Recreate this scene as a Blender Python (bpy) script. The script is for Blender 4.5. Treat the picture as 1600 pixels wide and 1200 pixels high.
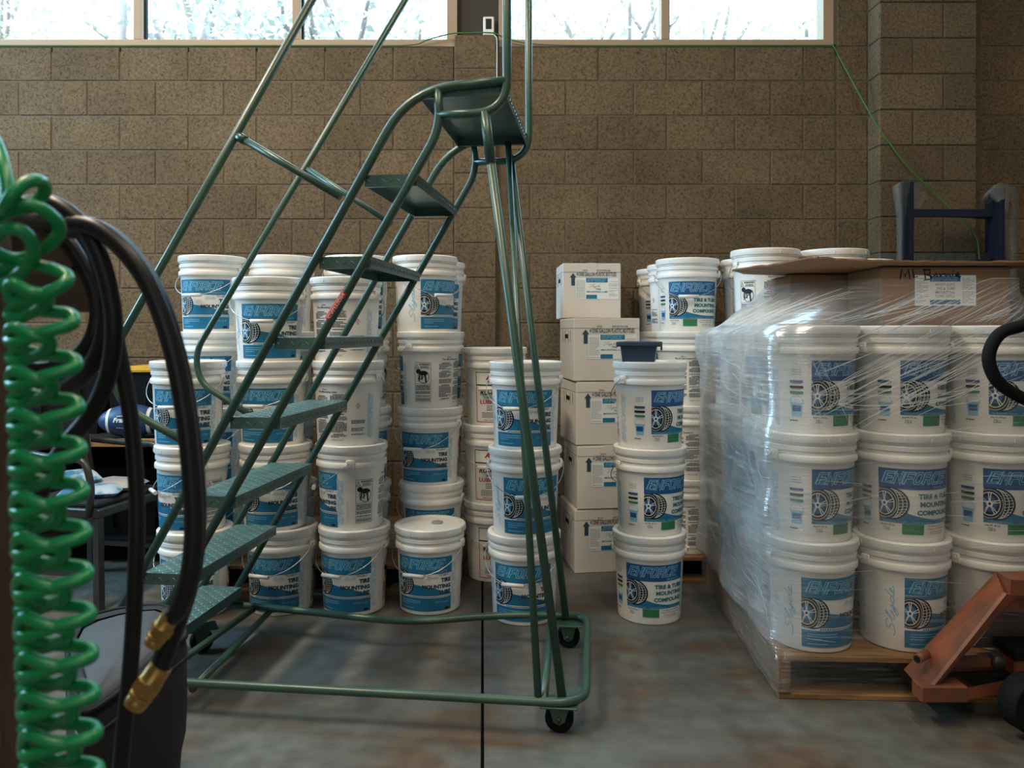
import bpy, bmesh, math, random
from math import sin, cos, tan, atan2, radians, pi, sqrt
from mathutils import Vector, Matrix
random.seed(7)
for o in list(bpy.data.objects): bpy.data.objects.remove(o)
SC = bpy.context.scene
COL = SC.collection
F = 1230.0; H = 1.19; CX = 800.0; CY = 520.0

# ------------------------------------------------------------------ camera
cd = bpy.data.cameras.new('camera'); cam = bpy.data.objects.new('camera', cd); COL.objects.link(cam)
cam.location = (0, 0, H); cam.rotation_euler = (radians(90), 0, 0)
cd.sensor_width = 36; cd.lens = F/1600*36; cd.shift_y = -80/1600
cd.clip_start = .05; cd.clip_end = 200
cd.dof.use_dof = True; cd.dof.focus_distance = 3.2; cd.dof.aperture_fstop = 5.6
SC.camera = cam
SC.view_settings.view_transform = 'Standard'; SC.view_settings.look = 'None'
SC.view_settings.gamma = 1; SC.view_settings.use_curve_mapping = False
SC.view_settings.exposure = 0.7

# ------------------------------------------------------------------ world
W = bpy.data.worlds.new('sky'); SC.world = W; W.use_nodes = True
nt = W.node_tree; nt.nodes.clear()
wo = nt.nodes.new('ShaderNodeOutputWorld'); bg = nt.nodes.new('ShaderNodeBackground')
bg.inputs[0].default_value = (.50, .78, 1.0, 1); bg.inputs[1].default_value = 5.0
nt.links.new(bg.outputs[0], wo.inputs[0])

def area(name, loc, rot, sx, sy, power, col):
    l = bpy.data.lights.new(name, 'AREA'); l.shape = 'RECTANGLE'; l.size = sx; l.size_y = sy
    l.energy = power; l.color = col
    o = bpy.data.objects.new(name, l); COL.objects.link(o); o.location = loc; o.rotation_euler = rot
    return o
# ceiling fluorescent rows and an added soft fill light behind the camera
area('ceiling_lamp', (-2.3, 1.9, 4.9), (0, 0, 0), .20, 2.2, 120, (1.0, .83, .62))
area('ceiling_lamp', (.9, 1.2, 4.9), (0, 0, 0), .25, 2.4, 40, (1.0, .84, .64))
area('ceiling_lamp', (-.2, -1.2, 4.9), (0, 0, 0), .25, 2.4, 30, (1.0, .86, .68))
area('side_door_light', (-5.9, 3.1, 3.3), (0, radians(-90), 0), 2.0, 2.0, 210, (.38, .72, 1.0))
area('front_fill_light', (.6, -4.6, 2.3), (radians(90), 0, 0), 4.0, 3.4, 25, (.95, .93, .88))
sl = bpy.data.lights.new('sun', 'SUN'); sl.energy = 1.2; sl.angle = radians(1); sl.color = (1, .96, .88)
so = bpy.data.objects.new('sun', sl); COL.objects.link(so); so.rotation_euler = (radians(52), 0, radians(-25)); so.location = (0, -10, 15)

# ------------------------------------------------------------------ materials
MATS = {}
def mat(name, col, rough=.6, metal=0, var=0, vscale=8, col2=None, bump=0, bscale=60, spec=.5, rnd=0, stretch=None, trans=0, sharp=False):
    if name in MATS: return MATS[name]
    m = bpy.data.materials.new(name); m.use_nodes = True; n = m.node_tree.nodes; L = m.node_tree.links
    p = n['Principled BSDF']; p.inputs['Roughness'].default_value = rough; p.inputs['Metallic'].default_value = metal
    p.inputs['Base Color'].default_value = (*col, 1); p.inputs['Specular IOR Level'].default_value = spec
    if trans: p.inputs['Transmission Weight'].default_value = trans
    tc = n.new('ShaderNodeTexCoord'); mp = n.new('ShaderNodeMapping'); L.new(tc.outputs['Object'], mp.inputs[0])
    if stretch: mp.inputs['Scale'].default_value = stretch
    last = None
    if var or col2:
        nz = n.new('ShaderNodeTexNoise'); nz.inputs['Scale'].default_value = vscale; nz.inputs['Detail'].default_value = 6
        L.new(mp.outputs[0], nz.inputs[0])
        rp = n.new('ShaderNodeValToRGB'); rp.color_ramp.elements[0].position = .45 if sharp else .3; rp.color_ramp.elements[1].position = .56 if sharp else .72
        c2 = col2 or tuple(c*(1-var) for c in col)
        rp.color_ramp.elements[0].color = (*c2, 1); rp.color_ramp.elements[1].color = (*col, 1)
        L.new(nz.outputs[0], rp.inputs[0]); last = rp.outputs[0]; L.new(last, p.inputs['Base Color'])
    if rnd:
        oi = n.new('ShaderNodeObjectInfo'); mr = n.new('ShaderNodeMapRange'); mr.inputs[3].default_value = 1-rnd; mr.inputs[4].default_value = 1+rnd
        L.new(oi.outputs['Random'], mr.inputs[0])
        hs = n.new('ShaderNodeHueSaturation'); L.new(mr.outputs[0], hs.inputs['Value'])
        if last: L.new(last, hs.inputs['Color'])
        else: hs.inputs['Color'].default_value = (*col, 1)
        L.new(hs.outputs[0], p.inputs['Base Color'])
    if bump:
        nb = n.new('ShaderNodeTexNoise'); nb.inputs['Scale'].default_value = bscale; nb.inputs['Detail'].default_value = 5
        L.new(mp.outputs[0], nb.inputs[0]); bn = n.new('ShaderNodeBump'); bn.inputs['Strength'].default_value = bump; bn.inputs['Distance'].default_value = .004
        L.new(nb.outputs[0], bn.inputs['Height']); L.new(bn.outputs[0], p.inputs['Normal'])
    MATS[name] = m; return m

def masonry():
    m = bpy.data.materials.new('split_block'); m.use_nodes = True; n = m.node_tree.nodes; L = m.node_tree.links
    p = n['Principled BSDF']; p.inputs['Roughness'].default_value = .95; p.inputs['Specular IOR Level'].default_value = .1
    g = n.new('ShaderNodeNewGeometry')
    a = n.new('ShaderNodeTexNoise'); a.inputs['Scale'].default_value = 70; a.inputs['Detail'].default_value = 6; a.inputs['Roughness'].default_value = .75
    b = n.new('ShaderNodeTexNoise'); b.inputs['Scale'].default_value = 2.2; b.inputs['Detail'].default_value = 4
    L.new(g.outputs['Position'], a.inputs[0]); L.new(g.outputs['Position'], b.inputs[0])
    r1 = n.new('ShaderNodeValToRGB'); e = r1.color_ramp.elements
    e[0].position = .34; e[0].color = (.06, .046, .031, 1); e[1].position = .62; e[1].color = (.215, .158, .095, 1)
    k = e.new(.47); k.color = (.16, .116, .07, 1)
    L.new(a.outputs[0], r1.inputs[0])
    r2 = n.new('ShaderNodeValToRGB'); r2.color_ramp.elements[0].position = .3; r2.color_ramp.elements[0].color = (.72, .74, .76, 1); r2.color_ramp.elements[1].position = .65; r2.color_ramp.elements[1].color = (1, 1, 1, 1)
    L.new(b.outputs[0], r2.inputs[0])
    mx = n.new('ShaderNodeMixRGB'); mx.blend_type = 'MULTIPLY'; mx.inputs[0].default_value = 1
    L.new(r1.outputs[0], mx.inputs[1]); L.new(r2.outputs[0], mx.inputs[2])
    oi = n.new('ShaderNodeObjectInfo'); mr = n.new('ShaderNodeMapRange'); mr.inputs[3].default_value = .88; mr.inputs[4].default_value = 1.10
    L.new(oi.outputs['Random'], mr.inputs[0]); hs = n.new('ShaderNodeHueSaturation'); L.new(mr.outputs[0], hs.inputs['Value']); L.new(mx.outputs[0], hs.inputs['Color'])
    L.new(hs.outputs[0], p.inputs['Base Color'])
    bn = n.new('ShaderNodeBump'); bn.inputs['Strength'].default_value = .8; bn.inputs['Distance'].default_value = .006
    L.new(a.outputs[0], bn.inputs['Height']); L.new(bn.outputs[0], p.inputs['Normal'])
    return m
M_BLOCK = masonry()
M_BLOCKGREY = mat('grey_block', (.12, .125, .11), .95, var=.4, vscale=60, bump=.6, bscale=90)
M_MORTAR = mat('mortar', (.155, .118, .078), .95, var=.35, vscale=30, bump=.4, bscale=120)

def concrete():
    m = bpy.data.materials.new('concrete'); m.use_nodes = True; n = m.node_tree.nodes; L = m.node_tree.links
    p = n['Principled BSDF']; p.inputs['Roughness'].default_value = .55; p.inputs['Specular IOR Level'].default_value = .35
    g = n.new('ShaderNodeNewGeometry')
    def nz(s, d=5, st=None):
        t = n.new('ShaderNodeTexNoise'); t.inputs['Scale'].default_value = s; t.inputs['Detail'].default_value = d
        if st:
            mp = n.new('ShaderNodeMapping'); mp.inputs['Scale'].default_value = st; L.new(g.outputs['Position'], mp.inputs[0]); L.new(mp.outputs[0], t.inputs[0])
        else: L.new(g.outputs['Position'], t.inputs[0])
        return t
    a = nz(2.0, 6, (1, 1.8, 1)); b = nz(14, 6); c = nz(120, 3)
    r = n.new('ShaderNodeValToRGB'); e = r.color_ramp.elements
    e[0].position = .36; e[0].color = (.105, .070, .042, 1); e[1].position = .60; e[1].color = (.125, .130, .118, 1)
    k = e.new(.47); k.color = (.108, .103, .088, 1)
    L.new(a.outputs[0], r.inputs[0])
    r2 = n.new('ShaderNodeValToRGB'); r2.color_ramp.elements[0].position = .3; r2.color_ramp.elements[0].color = (.70, .70, .70, 1); r2.color_ramp.elements[1].position = .7; r2.color_ramp.elements[1].color = (1.08, 1.08, 1.08, 1)
    L.new(b.outputs[0], r2.inputs[0])
    mx = n.new('ShaderNodeMixRGB'); mx.blend_type = 'MULTIPLY'; mx.inputs[0].default_value = 1; L.new(r.outputs[0], mx.inputs[1]); L.new(r2.outputs[0], mx.inputs[2])
    # hairline cracks
    v = n.new('ShaderNodeTexVoronoi'); v.feature = 'DISTANCE_TO_EDGE'; v.inputs['Scale'].default_value = .9
    wn = nz(5, 5); vm = n.new('ShaderNodeVectorMath'); vm.operation = 'MULTIPLY_ADD'; vm.inputs[1].default_value = (.35, .35, .35)
    L.new(wn.outputs['Color'], vm.inputs[0]); L.new(g.outputs['Position'], vm.inputs[2]); L.new(vm.outputs[0], v.inputs['Vector'])
    r3 = n.new('ShaderNodeValToRGB'); r3.color_ramp.elements[0].position = 0; r3.color_ramp.elements[0].color = (.55, .52, .48, 1); r3.color_ramp.elements[1].position = .0035; r3.color_ramp.elements[1].color = (1, 1, 1, 1)
    L.new(v.outputs[0], r3.inputs[0])
    m2 = n.new('ShaderNodeMixRGB'); m2.blend_type = 'MULTIPLY'; m2.inputs[0].default_value = .4; L.new(mx.outputs[0], m2.inputs[1]); L.new(r3.outputs[0], m2.inputs[2])
    L.new(m2.outputs[0], p.inputs['Base Color'])
    rr = n.new('ShaderNodeMapRange'); rr.inputs[3].default_value = .38; rr.inputs[4].default_value = .75; L.new(b.outputs[0], rr.inputs[0]); L.new(rr.outputs[0], p.inputs['Roughness'])
    bn = n.new('ShaderNodeBump'); bn.inputs['Strength'].default_value = .25; bn.inputs['Distance'].default_value = .003; L.new(c.outputs[0], bn.inputs['Height']); L.new(bn.outputs[0], p.inputs['Normal'])
    return m
M_CONC = concrete()
def chipped():
    m = bpy.data.materials.new('green_ladder_paint'); m.use_nodes = True; n = m.node_tree.nodes; L = m.node_tree.links
    p = n['Principled BSDF']; p.inputs['Roughness'].default_value = .34; p.inputs['Specular IOR Level'].default_value = .6
    g = n.new('ShaderNodeNewGeometry')
    a = n.new('ShaderNodeTexNoise'); a.inputs['Scale'].default_value = 26; a.inputs['Detail'].default_value = 6; a.inputs['Roughness'].default_value = .7; L.new(g.outputs['Position'], a.inputs[0])
    b = n.new('ShaderNodeTexNoise'); b.inputs['Scale'].default_value = 5; L.new(g.outputs['Position'], b.inputs[0])
    r = n.new('ShaderNodeValToRGB'); e = r.color_ramp.elements
    e[0].position = .30; e[0].color = (.028, .030, .024, 1); e[1].position = .36; e[1].color = (.042, .098, .072, 1)
    L.new(a.outputs[0], r.inputs[0])
    r2 = n.new('ShaderNodeValToRGB'); r2.color_ramp.elements[0].position = .3; r2.color_ramp.elements[0].color = (.75, .8, .85, 1); r2.color_ramp.elements[1].position = .7; r2.color_ramp.elements[1].color = (1.1, 1.05, .95, 1)
    L.new(b.outputs[0], r2.inputs[0]); mx = n.new('ShaderNodeMixRGB'); mx.blend_type = 'MULTIPLY'; mx.inputs[0].default_value = 1
    L.new(r.outputs[0], mx.inputs[1]); L.new(r2.outputs[0], mx.inputs[2]); L.new(mx.outputs[0], p.inputs['Base Color'])
    bn = n.new('ShaderNodeBump'); bn.inputs['Strength'].default_value = .15; bn.inputs['Distance'].default_value = .002; L.new(a.outputs[0], bn.inputs['Height']); L.new(bn.outputs[0], p.inputs['Normal'])
    return m
M_GREEN = chipped()
M_WHITEPL = mat('white_plastic', (.84, .82, .77), .36, var=.08, vscale=9, bump=.03, bscale=20)
M_LID = mat('white_lid_plastic', (.86, .85, .81), .32, var=.06, vscale=14)
M_WIRE = mat('galvanised_wire', (.42, .43, .44), .35, .85)
M_GRIP = mat('white_grip', (.72, .71, .68), .4)
P_BLUE = mat('print_cyan_blue', (.012, .165, .31), .42, var=.06, vscale=30)
P_DBLUE = mat('print_blue', (.012, .085, .25), .42, var=.06, vscale=30)
P_WHITE = mat('print_white', (.74, .78, .78), .45)
P_LBLUE = mat('print_light_blue', (.22, .50, .68), .45)
P_BLACK = mat('print_black', (.008, .010, .014), .5, spec=.3)
P_NAVY = mat('print_navy', (.02, .055, .085), .5)
P_TEAL = mat('print_teal', (.012, .16, .19), .5)
P_GREEN = mat('print_green', (.03, .22, .09), .5)
P_RED = mat('print_red', (.42, .03, .03), .5)
P_GREY = mat('print_grey', (.25, .25, .25), .5)
M_CARTON = mat('white_carton', (.66, .625, .58), .8, var=.06, vscale=5)
M_KRAFT = mat('brown_cardboard', (.235, .130, .07), .8, var=.15, vscale=6, bump=.05, bscale=30)
M_WOOD = mat('pallet_wood', (.30, .165, .07), .75, var=.55, vscale=3, bump=.25, bscale=20, stretch=(2, 14, 14), rnd=.2)
M_WOODX = mat('pallet_wood_crosswise', (.30, .165, .07), .75, var=.55, vscale=3, bump=.25, bscale=20, stretch=(14, 2, 14), rnd=.2)
M_ORANGE = mat('orange_red_paint', (.26, .072, .028), .55, col2=(.10, .045, .026), vscale=11, bump=.1, bscale=30)
M_BLACK = mat('black_rubber', (.006, .006, .0065), .75, bump=.05, bscale=40, spec=.15)
M_HOSE = mat('black_hose', (.010, .011, .013), .38, spec=.35)
M_COIL = mat('green_coil_tube', (.006, .27, .085), .30, var=.12, vscale=20)
M_BRASS = mat('brass', (.62, .38, .13), .35, .9, var=.3, vscale=40)
M_NAVYSTEEL = mat('dark_blue_rack_paint', (.006, .011, .035), .4)
M_STEEL = mat('grey_steel', (.075, .075, .072), .38, .6, var=.3, vscale=20)
M_DARK = mat('dark_plastic', (.005, .0055, .006), .7, spec=.2)
M_FABRIC = mat('black_fabric', (.005, .0055, .007), .8, bump=.2, bscale=80)
M_GREYTOP = mat('grey_fabric', (.055, .062, .07), .75, bump=.3, bscale=50, var=.3, vscale=12)
M_FRAME = mat('window_frame', (.42, .30, .20), .6, var=.08, vscale=5)
M_YELLOW = mat('yellow_plastic', (.62, .36, .03), .5)
M_BENCHTOP = mat('bench_top', (.016, .014, .013), .6, var=.4, vscale=10)
M_RAWWOOD = mat('bench_wood_edge', (.50, .27, .10), .7, var=.4, vscale=5, stretch=(2, 20, 20))
M_BATTEN = mat('batten_wood', (.09, .05, .028), .75, var=.5, vscale=6, stretch=(12, 12, 1.5), bump=.1, bscale=20)
M_BLUEBIN = mat('blue_bin_plastic', (.025, .055, .10), .45)
M_COLUMN = mat('black_steel_column', (.03, .024, .02), .6)
M_CORD = mat('green_cord', (.05, .17, .03), .5)
M_CEIL = mat('ceiling_paint', (.16, .15, .14), .9)
M_WALLP = mat('far_wall_paint', (.22, .19, .155), .9)
M_BLUEFAB = mat('football_blue', (.015, .05, .14), .45, bump=.1, bscale=200)

# ------------------------------------------------------------------ mesh builder
class MB:
    def __init__(s): s.v = []; s.f = []; s.m = []; s.sm = []; s.mats = []
    def mi(s, m):
        if m not in s.mats: s.mats.append(m)
        return s.mats.index(m)
    def add(s, vs, fs, m, smooth=False, M=None):
        b = len(s.v); s.v += [tuple(M @ Vector(v)) if M else tuple(v) for v in vs]
        k = s.mi(m)
        for f in fs: s.f.append(tuple(b+i for i in f)); s.m.append(k); s.sm.append(smooth)
        return s
    def box(s, c, d, m, rz=0, M=None, ch=0):
        x, y, z = d[0]/2, d[1]/2, d[2]/2
        T = Matrix.Translation(c) @ Matrix.Rotation(rz, 4, 'Z')
        if M: T = M @ T
        if ch <= 0:
            vs = [(-x,-y,-z),(x,-y,-z),(x,y,-z),(-x,y,-z),(-x,-y,z),(x,-y,z),(x,y,z),(-x,y,z)]
            fs = [(0,3,2,1),(4,5,6,7),(0,1,5,4),(1,2,6,5),(2,3,7,6),(3,0,4,7)]
            return s.add(vs, fs, m, False, T)
        bm = bmesh.new(); bmesh.ops.create_cube(bm, size=1)
        for v in bm.verts: v.co = Vector((v.co.x*d[0], v.co.y*d[1], v.co.z*d[2]))
        bmesh.ops.bevel(bm, geom=list(bm.edges), offset=ch, segments=1, affect='EDGES')
        bm.verts.index_update()
        vs = [tuple(v.co) for v in bm.verts]; fs = [tuple(v.index for v in f.verts) for f in bm.faces]; bm.free()
        return s.add(vs, fs, m, False, T)
    def hexa(s, p, m):   # 8 points, bottom loop then top loop
        return s.add(p, [(0,3,2,1),(4,5,6,7),(0,1,5,4),(1,2,6,5),(2,3,7,6),(3,0,4,7)], m)
    def bar(s, a, b, w, h, m, up=(0,0,1)):
        a = Vector(a); b = Vector(b); d = (b-a).normalized(); u = Vector(up)
        sd = d.cross(u)
        if sd.length < 1e-4: sd = d.cross(Vector((1,0,0)))
        sd.normalize(); u = sd.cross(d).normalized()
        p = []
        for q in (a, b):
            p.append([q-sd*w/2-u*h/2, q+sd*w/2-u*h/2, q+sd*w/2+u*h/2, q-sd*w/2+u*h/2])
        vs = p[0]+p[1]
        return s.add(vs, [(0,1,2,3),(7,6,5,4),(0,4,5,1),(1,5,6,2),(2,6,7,3),(3,7,4,0)], m)
    def tube(s, pts, r, m, seg=12, cap=True, closed=False):
        P = [Vector(p) for p in pts]; n = len(P); rs = r if isinstance(r, (list, tuple)) else [r]*n
        vs = []; fs = []; prev = None
        for i in range(n):
            if closed: t = P[(i+1) % n]-P[i-1]
            elif i == 0: t = P[1]-P[0]
            elif i == n-1: t = P[-1]-P[-2]
            else: t = (P[i+1]-P[i]).normalized()+(P[i]-P[i-1]).normalized()
            t.normalize()
            if prev is None:
                a = Vector((0,0,1)) if abs(t.z) < .9 else Vector((1,0,0)); nn = (a-t*a.dot(t)).normalized()
            else:
                nn = prev-t*prev.dot(t)
                nn.normalize()
            prev = nn; bb = t.cross(nn)
            for k in range(seg):
                an = 2*pi*k/seg; vs.append(P[i]+(nn*cos(an)+bb*sin(an))*rs[i])
        for i in range(n if closed else n-1):
            j = (i+1) % n
            for k in range(seg):
                l = (k+1) % seg; fs.append((i*seg+k, i*seg+l, j*seg+l, j*seg+k))
        s.add(vs, fs, m, True)
        if cap and not closed:
            b = len(s.v)-len(vs); k0 = s.mi(m)
            s.f.append(tuple(b+k for k in range(seg))[::-1]); s.m.append(k0); s.sm.append(False)
            s.f.append(tuple(b+(n-1)*seg+k for k in range(seg))); s.m.append(k0); s.sm.append(False)
        return s
    def lathe(s, prof, m, seg=40, M=None, smooth=True, cap0=False, cap1=False, sharp=None):
        vs = []; fs = []
        for r, z in prof:
            for k in range(seg):
                a = 2*pi*k/seg; vs.append((r*cos(a), r*sin(a), z))
        for i in range(len(prof)-1):
            for k in range(seg):
                l = (k+1) % seg; fs.append((i*seg+k, i*seg+l, (i+1)*seg+l, (i+1)*seg+k))
        s.add(vs, fs, m, smooth, M)
        b = len(s.v)-len(vs); k0 = s.mi(m)
        if cap0: s.f.append(tuple(b+k for k in range(seg))[::-1]); s.m.append(k0); s.sm.append(False)
        if cap1: s.f.append(tuple(b+(len(prof)-1)*seg+k for k in range(seg))); s.m.append(k0); s.sm.append(False)
        return s
    def mesh(s, name):
        me = bpy.data.meshes.new(name); me.from_pydata([tuple(v) for v in s.v], [], s.f)
        for m in s.mats: me.materials.append(m)
        me.polygons.foreach_set('material_index', s.m); me.polygons.foreach_set('use_smooth', s.sm); me.update()
        if name in ('pail_body', 'lid', 'wheel', 'steer_wheel', 'brass_end', 'tread'): me.set_sharp_from_angle(angle=radians(38))
        return me
    def build(s, name, parent=None, loc=None):
        return obj(name, s.mesh(name), parent, loc)
def obj(name, me, parent=None, loc=None):
    o = bpy.data.objects.new(name, me); COL.objects.link(o)
    if parent: o.parent = parent
    if loc: o.location = loc
    return o
def tag(o, label, cat, group=None, kind=None):
    o['label'] = label; o['category'] = cat
    if group: o['group'] = group
    if kind: o['kind'] = kind
    return o
def struct(o): o['kind'] = 'structure'; return o
def thing(name, label, cat, loc=(0,0,0), rz=0, group=None):
    o = bpy.data.objects.new(name, None); COL.objects.link(o); o.location = loc; o.rotation_euler = (0,0,rz); o.empty_display_size = .1
    return tag(o, label, cat, group)
def fillet(pts, rad, n=6):
    P = [Vector(p) for p in pts]; out = [P[0]]
    for i in range(1, len(P)-1):
        r = rad[i-1] if isinstance(rad, (list, tuple)) else rad
        a = (P[i-1]-P[i]); b = (P[i+1]-P[i]); r = min(r, a.length*.49, b.length*.49)
        p0 = P[i]+a.normalized()*r; p1 = P[i]+b.normalized()*r
        for k in range(n+1):
            t = k/n; out.append(p0*(1-t)**2+P[i]*2*t*(1-t)+p1*t*t)
    out.append(P[-1]); return out
def catmull(pts, n=6, closed=False):
    P = [Vector(p) for p in pts]; out = []; N = len(P)
    for i in range(N if closed else N-1):
        g = (lambda k: P[k % N]) if closed else (lambda k: P[max(0, min(N-1, k))])
        p0, p1, p2, p3 = g(i-1), g(i), g(i+1), g(i+2)
        for k in range(n):
            t = k/n
            out.append(.5*((2*p1)+(p2-p0)*t+(2*p0-5*p1+4*p2-p3)*t*t+(3*p1-p0-3*p2+p3)*t**3))
    if not closed: out.append(P[-1])
    return out
def P3(u, v, D): return Vector(((u-CX)*D/F, D, H-(v-CY)*D/F))
DW = F/262.7                     # wall face distance (y of the block wall)

# ------------------------------------------------------------------ room shell
BH = .2057; BL = .4064; SILL = H+(520-73)/262.7
# floor: base slab and the cut slab panels either side of the control joint
fl = MB(); fl.box((0, 0, -.06), (12.4, 11.0, .06), M_DARK)
floor = struct(fl.build('floor'))
jx0 = (752-800)*.0; 
def slab(x0a, x0b, x1a, x1b, ya, yb):
    b = MB(); t = -.002
    pts = [(x0a, ya), (x1a, ya), (x1b, yb), (x0b, yb)]
    b.hexa([(x, y, -.03) for x, y in pts]+[(x, y, 0) for x, y in pts], M_CONC)
    o = b.build('concrete_slab', floor); return o
def jx(y): return -.094-.0375*(y-2.5)   # joint line
slab(-6, -6, jx(-5)-.005, jx(DW+.1)-.005, -5, DW+.1)
slab(jx(-5)+.005, jx(DW+.1)+.005, 6, 6, -5, DW+.1)
# back wall: mortar core, individually laid blocks in view
wb = MB()
wb.box((0, DW+.0975, SILL/2-.03), (12.2, .188, SILL+.0), M_MORTAR)
# wall right of the windows, up to the ceiling
WR = (1303-800)/262.7
wb.box(((WR+6)/2+.003, DW+.0975, (SILL+5.2)/2-.03), (6-WR, .188, 5.2-SILL), M_MORTAR)
wb.box((-5.3, DW+.0975, (SILL+5.2)/2), (1.6, .188, 5.2-SILL), M_MORTAR)
wb.box((0, DW+.0975, 4.85), (12.2, .186, .7), M_WALLP)
wall = struct(wb.build('wall_back'))
BM = {}
def block(w, x, z, parent, h=BH, y=DW, depth=.03, m=None, nm='concrete_block'):
    key = (round(w, 3), round(h, 3), depth, m.name if m else '')
    if key not in BM:
        b = MB(); g = .009; x0, z0 = (w-g)/2, (h-g)/2; c = .0035
        # face with chamfered arris, slightly proud of the joint
        vs = [(-x0,0.0,-z0),(x0,0,-z0),(x0,0,z0),(-x0,0,z0),(-x0+c,-c,-z0+c),(x0-c,-c,-z0+c),(x0-c,-c,z0-c),(-x0+c,-c,z0-c),
              (-x0,depth,-z0),(x0,depth,-z0),(x0,depth,z0),(-x0,depth,z0)]
        fs = [(4,5,6,7),(0,1,5,4),(1,2,6,5),(2,3,7,6),(3,0,4,7),(8,9,1,0),(9,10,2,1),(10,11,3,2),(11,8,0,3)]
        b.add(vs, fs, m or M_BLOCK); BM[key] = b.mesh('concrete_block')
    o = obj(nm, BM[key], parent); o.location = (x, y+.003+random.uniform(-.0014, .0014), z); return o
xj0 = (81-800)/262.7; xj1 = (30-800)/262.7
pil0, pil1 = (710-800)/262.7, (776-800)/262.7
XL = -3.35; XR0 = WR+.012
rows = 14
for r in range(rows):
    z = SILL-BH*(r+.5)
    if z < .05: break
    x = (xj0 if r % 2 == 0 else xj1)-BL
    spans = []
    while x < XR0:
        spans.append((x, x+BL)); x += BL
    for a, b in spans:
        a2 = max(a, XL); b2 = min(b, XR0)
        for c0, c1 in ((a2, min(b2, pil0)), (max(a2, pil1+.05), b2)):
            if c1-c0 > .06: block(c1-c0, (c0+c1)/2, z, wall)
# strip right of the control joint and the field beyond the pilaster
for r in range(-6, rows):
    z = SILL-BH*(r+.5)
    if z < .05 or z > 3.6: continue
    a = (1307.5-800)/262.7; b = (1356-800)/262.7
    block(b-a, (a+b)/2, z, wall)
    a = 2.78; off = BL*.5 if r % 2 else 0
    for c0, c1 in ((a, a+.16+off), (a+.16+off, a+.16+off+BL), (a+.16+off+BL, a+.16+off+2*BL)):
        block(c1-c0, (c0+c1)/2, z, wall, y=DW)
wall['kind'] = 'structure'
# pilaster by the windows (slightly proud) and the projecting pier on the right
pl = MB(); pl.box(((pil0+pil1)/2, DW-.001, (SILL+.062)/2), (pil1-pil0-.006, .055, SILL+.055), M_MORTAR)
pil = struct(pl.build('trim_1'))
PT = SILL+.062
for r in range(15):
    z = PT-BH*(r+.5)
    if z < .05: break
    block(pil1-pil0, (pil0+pil1)/2, z, pil, y=DW-.032, depth=.03)
PX0, PX1 = (1374-800)*(DW-.155)/F, (1527-800)*(DW-.155)/F
pr = MB(); pr.box(((PX0+PX1)/2, DW-.07, 2.4), (PX1-PX0-.012, .155, 4.8), M_MORTAR)
pier = struct(pr.build('trim_2'))
PW = PX1-PX0
for r in range(-6, rows):
    z = SILL-.008-BH*(r+.5)
    if z < .05 or z > 3.6: continue
    half = PW*.345 if r % 2 == 0 else PW*.655
    gm = M_BLOCKGREY if r == 6 else None
    block(half, PX0+half/2, z, pier, y=DW-.155, depth=.02, m=gm); block(PW-half, PX0+half+(PW-half)/2, z, pier, y=DW-.155, depth=.02, m=gm)
    # left flank of the pier
    o = block(.15, 0, z, pier, depth=.02); o.rotation_euler = (0, 0, radians(-90)); o.location = (PX0+.003, DW-.078, z)

# windows
def window(name, x0, x1, mullions):
    zb, zt = SILL+.002, 4.5; fr = .045; y = DW+.03
    b = MB()
    b.box(((x0+x1)/2, y+.03, zb+fr/2), (x1-x0, .11, fr), M_FRAME, ch=.004)
    b.box(((x0+x1)/2, y+.03, zt-fr/2), (x1-x0, .11, fr), M_FRAME)
    for x in (x0+.03, x1-.03): b.box((x, y+.03, (zb+zt)/2), (.06, .108, zt-zb-.002), M_FRAME)
    o = struct(b.build(name))
    for m in mullions:
        c = MB(); c.box((m, y+.02, (zb+zt)/2), (.048, .085, zt-zb-2*fr), M_FRAME, ch=.003); c.build('mullion', o)
    edges = [x0+.06]+[m for m in mullions]+[x1-.06]
    gm = MATS.get('glass')
    if not gm:
        gm = bpy.data.materials.new('glass'); gm.use_nodes = True; n = gm.node_tree.nodes; L = gm.node_tree.links; n.clear()
        ou = n.new('ShaderNodeOutputMaterial'); mx = n.new('ShaderNodeMixShader'); t = n.new('ShaderNodeBsdfTransparent'); g = n.new('ShaderNodeBsdfGlossy')
        t.inputs[0].default_value = (.95, .98, .99, 1); g.inputs['Roughness'].default_value = .03; mx.inputs[0].default_value = .05
        L.new(t.outputs[0], mx.inputs[1]); L.new(g.outputs[0], mx.inputs[2]); L.new(mx.outputs[0], ou.inputs[0]); MATS['glass'] = gm
    for i in range(len(edges)-1):
        a, c = edges[i], edges[i+1]
        a += .024 if i else 0; c -= .024 if i < len(edges)-2 else 0
        g = MB(); g.box(((a+c)/2, y+.04, (zb+zt)/2), (c-a, .006, zt-zb-2*fr), gm); g.build('glass_pane', o)
        s = MB(); s.box((a+.006, y+.03, (zb+zt)/2), (.008, .03, zt-zb-2*fr), M_DARK); s.build('gasket', o)
    return o
window('window_1', -4.5, (714-800)/262.7, [(213.5-800)/262.7-1.0, (213.5-800)/262.7, (462-800)/262.7])
window('window_2', (779-800)/262.7, WR, [(1040-800)/262.7])
c = MB(); c.box(((714+779)/2/262.7-800/262.7, DW+.12, (SILL+4.5)/2), (65/262.7, .16, 4.5-SILL), M_COLUMN)
cc = struct(c.build('trim_3'))
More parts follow.
